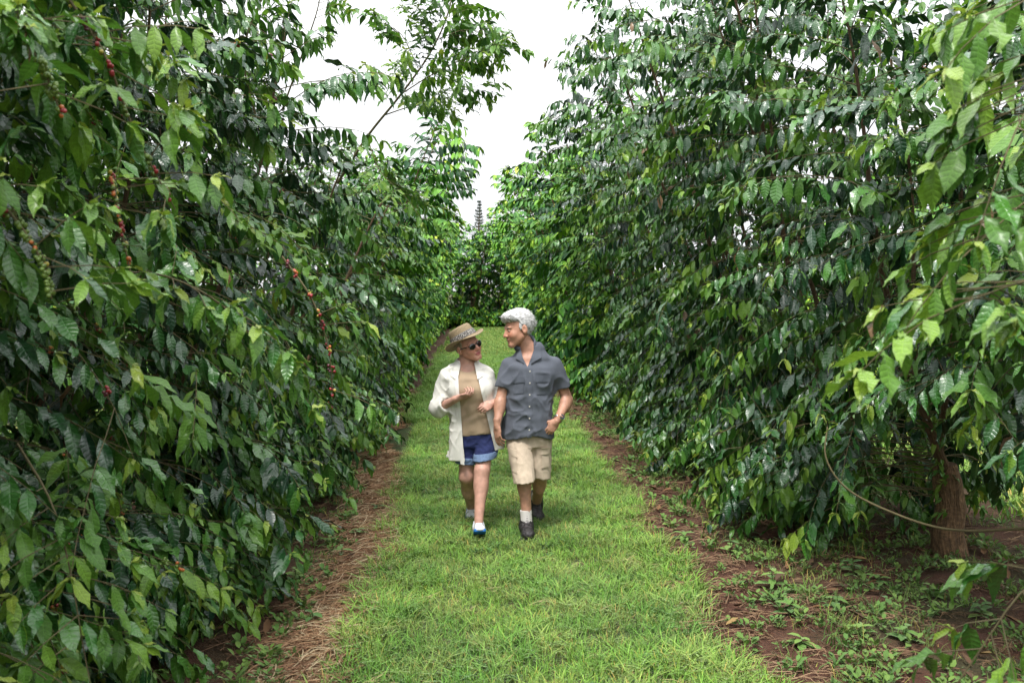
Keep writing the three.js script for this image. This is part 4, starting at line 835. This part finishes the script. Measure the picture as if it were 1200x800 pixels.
    const boot = part('boot', netMesh(bootF, [-0.08, -0.11, -0.10], [0.08, 0.09, 0.21], 0.005, (x, y, z) => { const k = 0.019 * (1 + 0.5 * n3(x * 40, y * 40, z * 40)); return [k * 1.15, k, k * 1.05]; }).applyMatrix4(M), leather, man);
    const soleF = (x, y, z) => { let d = Math.hypot(Math.max(Math.abs(x) - (0.036 + 0.012 * smooth(0, 0.12, z)), 0), Math.max(Math.abs(z - 0.06) - 0.105, 0)) - 0.012; return Math.max(d, Math.abs(y + 0.108) - 0.014 - 0.003 * Math.sign(Math.sin(z * 260))); };
    part('sole', netMesh(soleF, [-0.08, -0.14, -0.09], [0.08, -0.08, 0.20], 0.005).applyMatrix4(M), rubber, boot);
    for (let k = 0; k < 6; k++) { const y = 0.04 - k * 0.017, z = 0.034 + (k > 2 ? (k - 2) * 0.022 : k * 0.002); const s = new Soup(); s.tube([V(-0.026, y, z - 0.004), V(0, y + 0.008, z + 0.006), V(0.026, y - 0.002, z - 0.004)], 0.0026, 5); part('lace', s.build().applyMatrix4(M), cloth(0.10, 0.08, 0.085), boot); }
    const sockF = (x, y, z) => { const a = V(...ank), up = V(...shin).sub(a).normalize(), b = a.clone().addScaledVector(up, 0.085); const d = cone(x, y, z, ank, [b.x, b.y, b.z], 0.044, 0.0445) + 0.0008 * Math.sin(Math.atan2(x - ank[0], z - ank[2]) * 24); return Math.max(d, (x - b.x) * up.x + (y - b.y) * up.y + (z - b.z) * up.z); };
    part('sock', netMesh(sockF, [ank[0] - 0.08, ank[1] - 0.06, ank[2] - 0.08], [ank[0] + 0.08, ank[1] + 0.16, ank[2] + 0.10], 0.005), sockMat, man);
  };
  ankR[1] = 0.118; ankL[1] = 0.165;
  makeBoot(ankR, 0.04, -0.02, kneeR); makeBoot(ankL, 0.08, 0.42, kneeL);
  // watch
  const wm = frame([lerp(wL[0], eL[0], 0.10), lerp(wL[1], eL[1], 0.10), lerp(wL[2], eL[2], 0.10)], [wL[0] - eL[0], wL[1] - eL[1], wL[2] - eL[2]], [0.45, 0.2, 0.86]);
  const steel = new THREE.MeshStandardMaterial({ color: C(0.6, 0.6, 0.6), metalness: 1, roughness: 0.3 });
  const watch = part('watch', new THREE.TorusGeometry(0.033, 0.0075, 8, 28).rotateX(Math.PI / 2).scale(1, 1.4, 1).applyMatrix4(wm), steel, man);
  part('watch_case', new THREE.CylinderGeometry(0.023, 0.024, 0.012, 20).rotateX(Math.PI / 2).translate(0, 0, 0.042).applyMatrix4(wm), steel, watch);
  part('watch_face', new THREE.CylinderGeometry(0.0175, 0.0175, 0.003, 20).rotateX(Math.PI / 2).translate(0, 0, 0.0495).applyMatrix4(wm), new THREE.MeshStandardMaterial({ color: C(0.03, 0.05, 0.08), roughness: 0.15 }), watch);
}

// ---------------------------------------------------------------- the woman
{
  const D = 7.25, PX = D / FPX, o = at(555, 340 + FPX * EYE / D, D);
  const woman = thing('person', 'person in straw hat and sunglasses, open white shirt over tan top and navy shorts', 'person', [o.x, groundY(o.x, o.z) + 0.01, o.z], 0);
  const P = (u, v, z = 0) => { const k = 1 - z / D; return [((u - 555) * k + (555 - 565) * (k - 1)) * PX, 1.85 - (v - 340) * k * PX, z]; };
  const SK = [0.56, 0.31, 0.235], skin = (x, y, z) => { const n = 1 + 0.16 * n3(x * 26, y * 26, z * 26) + 0.05 * n3(x * 90, y * 90, z * 90); return SK.map((q) => q * n * 0.9); };
  const sR = P(524, 441, -0.02), eR = P(514, 479, 0.0), wR = P(538, 467, 0.20), sL = P(570, 439, -0.02), eL = P(582, 478, -0.05), wL = P(577, 474, 0.14);
  const hipR = [-0.055, 0.74, 0], kneeR = P(547, 561, 0.03), ankR = P(552.5, 601, -0.30), hipL = [0.115, 0.74, 0], kneeL = P(565, 554, 0.17), ankL = P(561, 616, 0.30);
  const headC = P(549, 406, 0.03);
  const torso = [[0.62, 0.160, 0.115, 0.03, 0], [0.74, 0.178, 0.128, 0.03, 0], [0.86, 0.166, 0.128, 0.025, 0.008], [0.97, 0.158, 0.128, 0.005, 0.012], [1.08, 0.160, 0.138, -0.02, 0.018], [1.16, 0.158, 0.120, -0.04, 0.006], [1.23, 0.126, 0.085, -0.048, -0.015], [1.285, 0.080, 0.062, -0.045, -0.018], [1.32, 0.05, 0.05, -0.04, -0.01]];
  const neck = (x, y, z) => cone(x, y, z, [-0.045, 1.22, -0.018], [headC[0] - 0.01, headC[1] - 0.05, 0.0], 0.058, 0.058);
  const bust = (x, y, z, g) => Math.min(ell(x, y, z, [-0.095, 1.075, 0.095], [0.075 + g, 0.075 + g, 0.06 + g]), ell(x, y, z, [0.048, 1.08, 0.095], [0.075 + g, 0.075 + g, 0.06 + g]));
  const bodyF = (x, y, z) => {
    const ins = 0.022 * smooth(1.14, 1.04, y); let d = loft(torso, x, y, z, -0.006 - ins); d = smin(d, bust(x, y, z, -0.006 - ins), 0.05); d = smin(d, neck(x, y, z), 0.05);
    d = smin(d, cone(x, y, z, sR, eR, 0.048, 0.038), 0.05); d = smin(d, cone(x, y, z, eR, wR, 0.040, 0.024), 0.02);
    d = smin(d, cone(x, y, z, sL, eL, 0.048, 0.038), 0.05); d = smin(d, cone(x, y, z, eL, wL, 0.040, 0.024), 0.02);
    for (const [h, k, a] of [[hipR, kneeR, ankR], [hipL, kneeL, ankL]]) {
      d = smin(d, cone(x, y, z, h, k, 0.062, 0.058), 0.05); d = smin(d, cone(x, y, z, k, a, 0.054, 0.034), 0.03);
      d = smin(d, ell(x, y, z, [lerp(k[0], a[0], 0.3), lerp(k[1], a[1], 0.3), lerp(k[2], a[2], 0.3) - 0.02], [0.056, 0.11, 0.056]), 0.03);
      d = smin(d, ell(x, y, z, [k[0], k[1] + 0.005, k[2] + 0.030], [0.034, 0.040, 0.030]), 0.02);
    }
    return d;
  };
  const headM = new THREE.Matrix4().makeRotationFromEuler(new THREE.Euler(0.12, 0.66, 0.42, 'ZYX')).setPosition(...headC).scale(V(1.04, 1.04, 1.04));
  const headG = netMesh(headField({ w: 1.02, jaw: 1.0 }), [-0.11, -0.14, -0.13], [0.11, 0.14, 0.13], 0.0042, headColor([0.56, 0.28, 0.20], [0.42, 0.13, 0.12])).applyMatrix4(headM);
  const handR = netMesh(handField([[0.55, 0.7, 0.3], [0.75, 0.9, 0.5], [0.9, 1.0, 0.5], [1.0, 1.0, 0.5]], [[0.024, 0.018, -0.006], [0.042, 0.045, -0.024], [0.040, 0.076, -0.040], [0.032, 0.100, -0.050]], 0.7, 0.9), [-0.07, -0.05, -0.12], [0.07, 0.18, 0.05], 0.0044, skin).applyMatrix4(frame(wR, [0.86, 0.30, 0.42], [0.30, -0.72, 0.62]));
  const handL = netMesh(handField([[0.6, 0.8, 0.4], [0.7, 0.9, 0.5], [0.8, 0.9, 0.5], [0.8, 0.9, 0.5]], [[0.024, 0.018, -0.006], [0.044, 0.042, -0.022], [0.044, 0.070, -0.038], [0.034, 0.092, -0.05]], 0.9, 0.9), [-0.08, -0.05, -0.12], [0.08, 0.18, 0.05], 0.0044, skin).applyMatrix4(frame(wL, [-0.66, -0.30, 0.60], [0.30, 0.45, 0.84]));
  part('body', joined([netMesh(bodyF, [-0.40, 0.05, -0.44], [0.36, 1.42, 0.42], 0.0115, skin), headG, handR, handL]), skinMat, woman);
  { // short fair hair under the hat
    const hairF = (x, y, z) => { const ax = Math.abs(x), n = 0.004 * n3(x * 60, y * 25, z * 40); let d = ell(x, y, z, [0, 0.02, -0.024], [0.084, 0.092, 0.096]) + n; d = smax(d, lerp(-0.062, 0.02, smooth(-0.05, 0.04, z)) - y, 0.012); d = smax(d, z - 0.035, 0.01); return smax(d, -ell(ax, y, z, [0.085, -0.016, -0.006], [0.03, 0.034, 0.024]), 0.008); };
    part('hair', netMesh(hairF, [-0.11, -0.09, -0.14], [0.11, 0.14, 0.09], 0.004, (x, y, z) => { const k = 0.30 + 0.09 * n3(x * 160, y * 40, z * 90); return [k, k * 0.78, k * 0.55]; }).applyMatrix4(headM), new THREE.MeshStandardMaterial({ vertexColors: true, roughness: 0.6 }), woman);
  }
  { // straw hat, tipped back and to one side
    const weave = dataTexture(128, 128, (u, v) => { const a = Math.sin(u * 2 * Math.PI * 32), b = Math.sin(v * 2 * Math.PI * 32), g = 0.78 + 0.16 * a * b + 0.10 * tileNoise(u, v, 20, 3); return [g, g * 0.97, g * 0.9]; }, true);
    weave.repeat.set(6, 2);
    const straw = new THREE.MeshStandardMaterial({ map: weave, color: C(0.42, 0.34, 0.235), roughness: 0.85, side: THREE.DoubleSide });
    const print = dataTexture(256, 32, (u, v) => { const q = n2(u * 70, v * 9) + 0.7 * n2(u * 140, v * 18); const k = q > 0.15 ? 0.09 : q > -0.25 ? 0.42 : 0.72; return [k, k * 0.97, k * 0.94]; }, true);
    const rings = (rows, thick, close) => { // rows of [radius, height]; oval in plan
      const s = new Soup(), N = 48; const y = (r, h, a) => h + (r > 0.115 ? (r - 0.115) * (0.42 * Math.cos(2 * a) - 0.12) : 0);
      rows.forEach(([r, h], k) => { for (let i = 0; i <= N; i++) { const a = i / N * 2 * Math.PI; s.vert(Math.cos(a) * r * 0.90, y(r, h, a), Math.sin(a) * r * 1.08, i / N, k / (rows.length - 1)); } });
      for (let k = 0; k < rows.length - 1; k++) for (let i = 0; i < N; i++) { const a = k * (N + 1) + i; s.quad(a, a + N + 1, a + N + 2, a + 1); }
      return s.build();
    };
    const hatM = headM.clone().multiply(new THREE.Matrix4().makeRotationX(-0.26).setPosition(0, 0.054, -0.018));
    const hat = part('hat', rings([[0.001, 0.088], [0.03, 0.094], [0.062, 0.098], [0.080, 0.096], [0.090, 0.086], [0.096, 0.06], [0.101, 0.03], [0.105, 0.002], [0.112, -0.004], [0.132, -0.004], [0.156, -0.001], [0.165, 0.002], [0.1655, -0.002], [0.156, -0.005], [0.135, -0.008], [0.108, -0.010], [0.098, 0.0]]).applyMatrix4(hatM), straw, woman);
    part('hat_band', rings([[0.1015, 0.044], [0.1045, 0.040], [0.1095, 0.006], [0.1085, 0.002]]).applyMatrix4(hatM), new THREE.MeshStandardMaterial({ map: print, roughness: 0.9, side: THREE.DoubleSide }), hat);
  }
  { // sunglasses
    const dark = new THREE.MeshPhysicalMaterial({ color: C(0.008, 0.006, 0.006), roughness: 0.12, clearcoat: 1 });
    const lens = (sx) => { const g = new THREE.SphereGeometry(1, 20, 12).scale(0.027, 0.0225, 0.007); g.rotateY(sx * 0.22); return g.translate(sx * 0.034, -0.002, 0.094); };
    const fr = new Soup(); for (const s of [-1, 1]) fr.tube([V(s * 0.058, 0.008, 0.088), V(s * 0.074, 0.008, 0.070), V(s * 0.081, 0.004, 0.02), V(s * 0.083, 0.0, -0.01)], 0.0042, 6); fr.tube([V(-0.014, 0.004, 0.098), V(0, 0.008, 0.102), V(0.014, 0.004, 0.098)], 0.004, 6);
    const glasses = part('sunglasses', fr.build().applyMatrix4(headM), dark, woman);
    for (const s of [-1, 1]) part('lens', lens(s).applyMatrix4(headM), dark, glasses);
  }
  // tan top
  const topFold = (x, y, z) => 0.004 * n3(x * 10, y * 9, z * 10) + 0.0035 * Math.sin((y * 1.0 - x * 0.8 + 0.06 * n3(x * 5, y * 5, 2)) * 58) * smooth(1.08, 0.95, y) * smooth(-0.02, 0.06, z);
  const topT = [[0.70, 0.168, 0.130, 0.03, 0.0], [0.80, 0.166, 0.132, 0.028, 0.004], ...torso.slice(2)];
  const topSolid = (x, y, z, g) => smin(loft(topT, x, y, z, g), bust(x, y, z, g), 0.05);
  const topF = (x, y, z) => {
    const f = topFold(x, y, z); let d = Math.max(topSolid(x, y, z, 0.006) + f, -(topSolid(x, y, z, -0.020) + f)); d = smax(d, 0.735 + 0.01 * Math.sin(x * 14) - y, 0.004);
    d = Math.max(d, -ell(x, y, z, [-0.045, 1.295, 0.08], [0.085, 0.078, 0.16])); d = Math.max(d, -ell(x, y, z, [-0.045, 1.33, -0.1], [0.085, 0.06, 0.16]));
    for (const s of [sR, sL]) d = Math.max(d, -ell(x, y, z, [s[0] + (s === sR ? -0.03 : 0.03), s[1], s[2]], [0.085, 0.12, 0.14])); return d;
  };
  const tan = (x, y, z) => { const k = 1 + 0.05 * n3(x * 90, y * 90, z * 90); return [0.36 * k, 0.265 * k, 0.175 * k]; };
  const fabric = new THREE.MeshStandardMaterial({ vertexColors: true, roughness: 0.92, side: THREE.DoubleSide });
  part('tank_top', netMesh(topF, [-0.26, 0.70, -0.18], [0.24, 1.34, 0.22], 0.008, tan), fabric, woman);
  // open white shirt: a loose shell with rolled sleeves
  const wf = (x, y, z) => 0.010 * n3(x * 10 + 3, y * 1.4, z * 10) * smooth(1.1, 0.7, y) + 0.003 * n3(x * 8, y * 7 + x * 4, z * 8) - 0.007 * Math.pow(1 - Math.abs(n3(x * 7, y * 8 + x * 5, z * 7)), 6) * smooth(-0.10, -0.17, x) - 0.006 * Math.pow(1 - Math.abs(n3(x * 5 + 7, y * 4 - x * 4, z * 5)), 3.5);
  const wT = [[0.50, 0.222, 0.165, 0.025, -0.01], [0.66, 0.216, 0.160, 0.026, -0.008], [0.82, 0.206, 0.154, 0.024, -0.002], [0.97, 0.192, 0.150, 0.004, 0.004], [1.08, 0.182, 0.150, -0.024, 0.010], [1.17, 0.172, 0.130, -0.042, 0.002], [1.235, 0.144, 0.098, -0.05, -0.016], [1.295, 0.092, 0.074, -0.048, -0.02], [1.335, 0.070, 0.066, -0.045, -0.016]];
  const cuffR = [lerp(eR[0], wR[0], 0.36), lerp(eR[1], wR[1], 0.36), lerp(eR[2], wR[2], 0.36)], cuffL = [lerp(eL[0], wL[0], 0.62), lerp(eL[1], wL[1], 0.62), lerp(eL[2], wL[2], 0.62)];
  const dirOf = (a, b) => V(b[0] - a[0], b[1] - a[1], b[2] - a[2]).normalize(), dR = dirOf(eR, wR), dL = dirOf(eL, wL);
  const past = (x, y, z, p, n) => (x - p[0]) * n.x + (y - p[1]) * n.y + (z - p[2]) * n.z;
  const wSolid = (x, y, z, g) => {
    let d = smin(loft(wT, x, y, z, g), bust(x, y, z, 0.016 + g), 0.05);
    d = smin(d, cone(x, y, z, sR, eR, 0.060 + g, 0.068 + g), 0.05); d = smin(d, cone(x, y, z, sL, eL, 0.058 + g, 0.062 + g), 0.05);
    d = smin(d, Math.max(cone(x, y, z, eR, wR, 0.066 + g, 0.050 + g), past(x, y, z, cuffR, dR)), 0.03); return smin(d, Math.max(cone(x, y, z, eL, wL, 0.062 + g, 0.046 + g), past(x, y, z, cuffL, dL)), 0.03);
  };
  const gapL = (y) => lerp(-0.095, -0.125, smooth(1.28, 1.12, y)) + smooth(1.0, 0.5, y) * 0.062, gapR = (y) => lerp(0.012, 0.098, smooth(1.28, 1.0, y)) + smooth(1.0, 0.6, y) * 0.065;
  const whiteF = (x, y, z) => {
    const f = wf(x, y, z); let d = Math.max(wSolid(x, y, z, 0) + f, -(wSolid(x, y, z, -0.023) + f));
    const front = Math.max(gapL(y) - x, x - gapR(y), 0.02 - z); d = smax(d, -front, 0.004);
    const hem = lerp(0.535, 0.62, smooth(-0.05, 0.2, x)) + 0.03 * smooth(0.05, -0.1, z); d = smax(d, hem - y, 0.004);
    d = Math.max(d, -Math.max(neck(x, y, z) - 0.018, 1.22 - y)); return Math.max(d, y - 1.325);
  };
  const white = (x, y, z) => { const k = 1 + 0.05 * n3(x * 80, y * 30, z * 80) + 0.03 * n3(x * 14, y * 14, z * 14); return [0.68 * k, 0.66 * k, 0.605 * k]; };
  const shirt = part('shirt', netMesh(whiteF, [-0.44, 0.47, -0.22], [0.34, 1.36, 0.26], 0.0072, white), fabric, woman);
  const whitePlain = cloth(0.67, 0.65, 0.60), wShell = (x, y, z) => wSolid(x, y, z, 0) + wf(x, y, z);
  part('front_band', sheet(wShell, [[gapL(0.53) - 0.034, 0.52], [gapL(0.53) - 0.004, 0.515], [gapL(1.2) - 0.004, 1.20], [gapL(1.2) - 0.030, 1.20]], 3, 44, 0.004, 0.007), whitePlain, shirt);
  part('front_band', sheet(wShell, [[gapR(0.62) + 0.004, 0.62], [gapR(0.62) + 0.03, 0.625], [gapR(1.2) + 0.028, 1.20], [gapR(1.2) + 0.004, 1.20]], 3, 44, 0.004, 0.007), whitePlain, shirt);
  const collarF = (x, y, z) => Math.min(wSolid(x, y, z, 0.002), neck(x, y, z) - 0.022);
  part('collar', sheet(collarF, [[-0.175, 1.195], [-0.118, 1.160], [-0.098, 1.285], [-0.122, 1.300]], 8, 10, 0.012, 0.010), whitePlain, shirt);
  part('collar', sheet(collarF, [[0.034, 1.170], [0.078, 1.195], [0.030, 1.305], [0.008, 1.285]], 8, 10, 0.012, 0.010), whitePlain, shirt);
  for (const [p, n, r, e] of [[cuffR, dR, 0.062, eR], [cuffL, dL, 0.057, eL]]) { // a rolled cuff
    const a = [p[0] - n.x * 0.035, p[1] - n.y * 0.035, p[2] - n.z * 0.035], cF = (x, y, z) => Math.max(cone(x, y, z, a, p, r, r - 0.003) + 0.004 * n3(x * 30, y * 30, z * 30), past(x, y, z, p, n), -past(x, y, z, a, n), -(cone(x, y, z, a, p, r - 0.018, r - 0.02)));
    part('cuff', netMesh(cF, p.map((q) => q - 0.11), p.map((q) => q + 0.11), 0.005, white), fabric, shirt);
  }
  // navy shorts with turned-up denim cuffs
  const shF = (x, y, z) => 0.004 * n3(x * 14, y * 16, z * 14) + 0.003 * n3(x * 30, y * 34, z * 30);
  const legs = [[hipR, kneeR, 0.508, -0.05], [hipL, kneeL, 0.552, 0.12]];
  const legCone = (x, y, z, h, k, g) => cone(x, y, z, [h[0], h[1] - 0.03, h[2]], [lerp(h[0], k[0], 1.05), lerp(h[1], k[1], 1.05), lerp(h[2], k[2], 1.05)], 0.098 + g, 0.072 + g);
  const shSolid = (x, y, z, g) => { let d = loft([[0.64, 0.170, 0.125, 0.03, 0], [0.74, 0.176, 0.130, 0.03, 0], [0.80, 0.172, 0.128, 0.028, 0]], x, y, z, g); for (const [h, k, e, sl] of legs) d = smin(d, Math.max(legCone(x, y, z, h, k, g), e + sl * (x - k[0]) - y), 0.03); return d; };
  const shorts = part('shorts', netMesh((x, y, z) => { const f = shF(x, y, z); return Math.max(shSolid(x, y, z, 0) + f, -Math.max(shSolid(x, y, z, -0.024) + f, y - 0.78)); }, [-0.22, 0.46, -0.20], [0.28, 0.84, 0.28], 0.008, (x, y, z) => { const k = 1 + 0.15 * n3(x * 60, y * 60, z * 60); return [0.012 * k, 0.020 * k, 0.085 * k]; }), fabric, woman);
  legs.forEach(([h, k, e, sl]) => {
    const cF = (x, y, z) => { const f = shF(x, y, z), q = e + sl * (x - k[0]); return Math.max(legCone(x, y, z, h, k, 0.006) + f, -(legCone(x, y, z, h, k, -0.016) + f), q - 0.004 - y, y - q - 0.048); };
    part('turned_up_cuff', netMesh(cF, [k[0] - 0.16, e - 0.06, -0.14], [k[0] + 0.16, e + 0.1, 0.30], 0.0055, (x, y, z) => { const n = 1 + 0.12 * n3(x * 70, y * 70, z * 70); return [0.115 * n, 0.175 * n, 0.29 * n]; }), fabric, shorts);
  });
  // running shoes: white uppers, grey bands, blue soles
  const upper = new THREE.MeshStandardMaterial({ vertexColors: true, roughness: 0.8 }), blue = new THREE.MeshStandardMaterial({ color: C(0.012, 0.13, 0.42), roughness: 0.6 });
  const makeShoe = (ank, dir, pitch) => {
    const M = new THREE.Matrix4().makeRotationFromEuler(new THREE.Euler(pitch, dir, 0, 'YXZ')).setPosition(...ank);
    const shoeF = (x, y, z) => {
      let d = cone(x, y, z, [0, 0.0, -0.022], [0, -0.04, -0.01], 0.038, 0.040); d = smin(d, cone(x, y, z, [0, -0.052, -0.015], [0, -0.062, 0.12], 0.040, 0.033), 0.04); d = smin(d, ell(x, y, z, [0, -0.060, 0.12], [0.043, 0.028, 0.048]), 0.02);
      d = smax(d, -0.072 - y, 0.005); return Math.max(smax(d, y - 0.008 - Math.abs(z) * 0.1, 0.006), -Math.max(cone(x, y, z, [0, 0.05, -0.02], [0, -0.02, -0.018], 0.031, 0.029), -0.02 - y));
    };
    const shoe = part('shoe', netMesh(shoeF, [-0.07, -0.09, -0.09], [0.07, 0.04, 0.19], 0.0045, (x, y, z) => { const st = Math.abs(x) > 0.02 && Math.sin((z + y * 0.8) * 150) > 0.45 ? 0.45 : 1, k = st * (1 + 0.05 * n3(x * 90, y * 90, z * 90)); return [0.66 * k, 0.68 * k, 0.70 * k]; }).applyMatrix4(M), upper, woman);
    const soleF = (x, y, z) => Math.max(Math.hypot(Math.max(Math.abs(x) - (0.026 + 0.007 * smooth(0, 0.1, z)), 0), Math.max(Math.abs(z - 0.052) - 0.094, 0)) - 0.0125, Math.abs(y + 0.082 - 0.016 * smooth(0.10, 0.17, z)) - 0.011);
    part('sole', netMesh(soleF, [-0.07, -0.11, -0.09], [0.07, -0.04, 0.18], 0.0045).applyMatrix4(M), blue, shoe);
    for (let k = 0; k < 4; k++) { const z = 0.028 + k * 0.02, y = -0.016 - k * 0.0075, s = new Soup(); s.tube([V(-0.020, y - 0.004, z), V(0, y + 0.003, z + 0.004), V(0.020, y - 0.004, z)], 0.0024, 5); part('lace', s.build().applyMatrix4(M), cloth(0.35, 0.36, 0.38), shoe); }
  };
  ankL[1] = 0.112; ankR[1] = 0.155;
  makeShoe(ankL, 0.06, -0.30); makeShoe(ankR, -0.05, 0.55);
}


scene.traverse((o) => { if (o.isMesh) { o.castShadow = true; o.receiveShadow = true; } });

renderer.render(scene, camera);
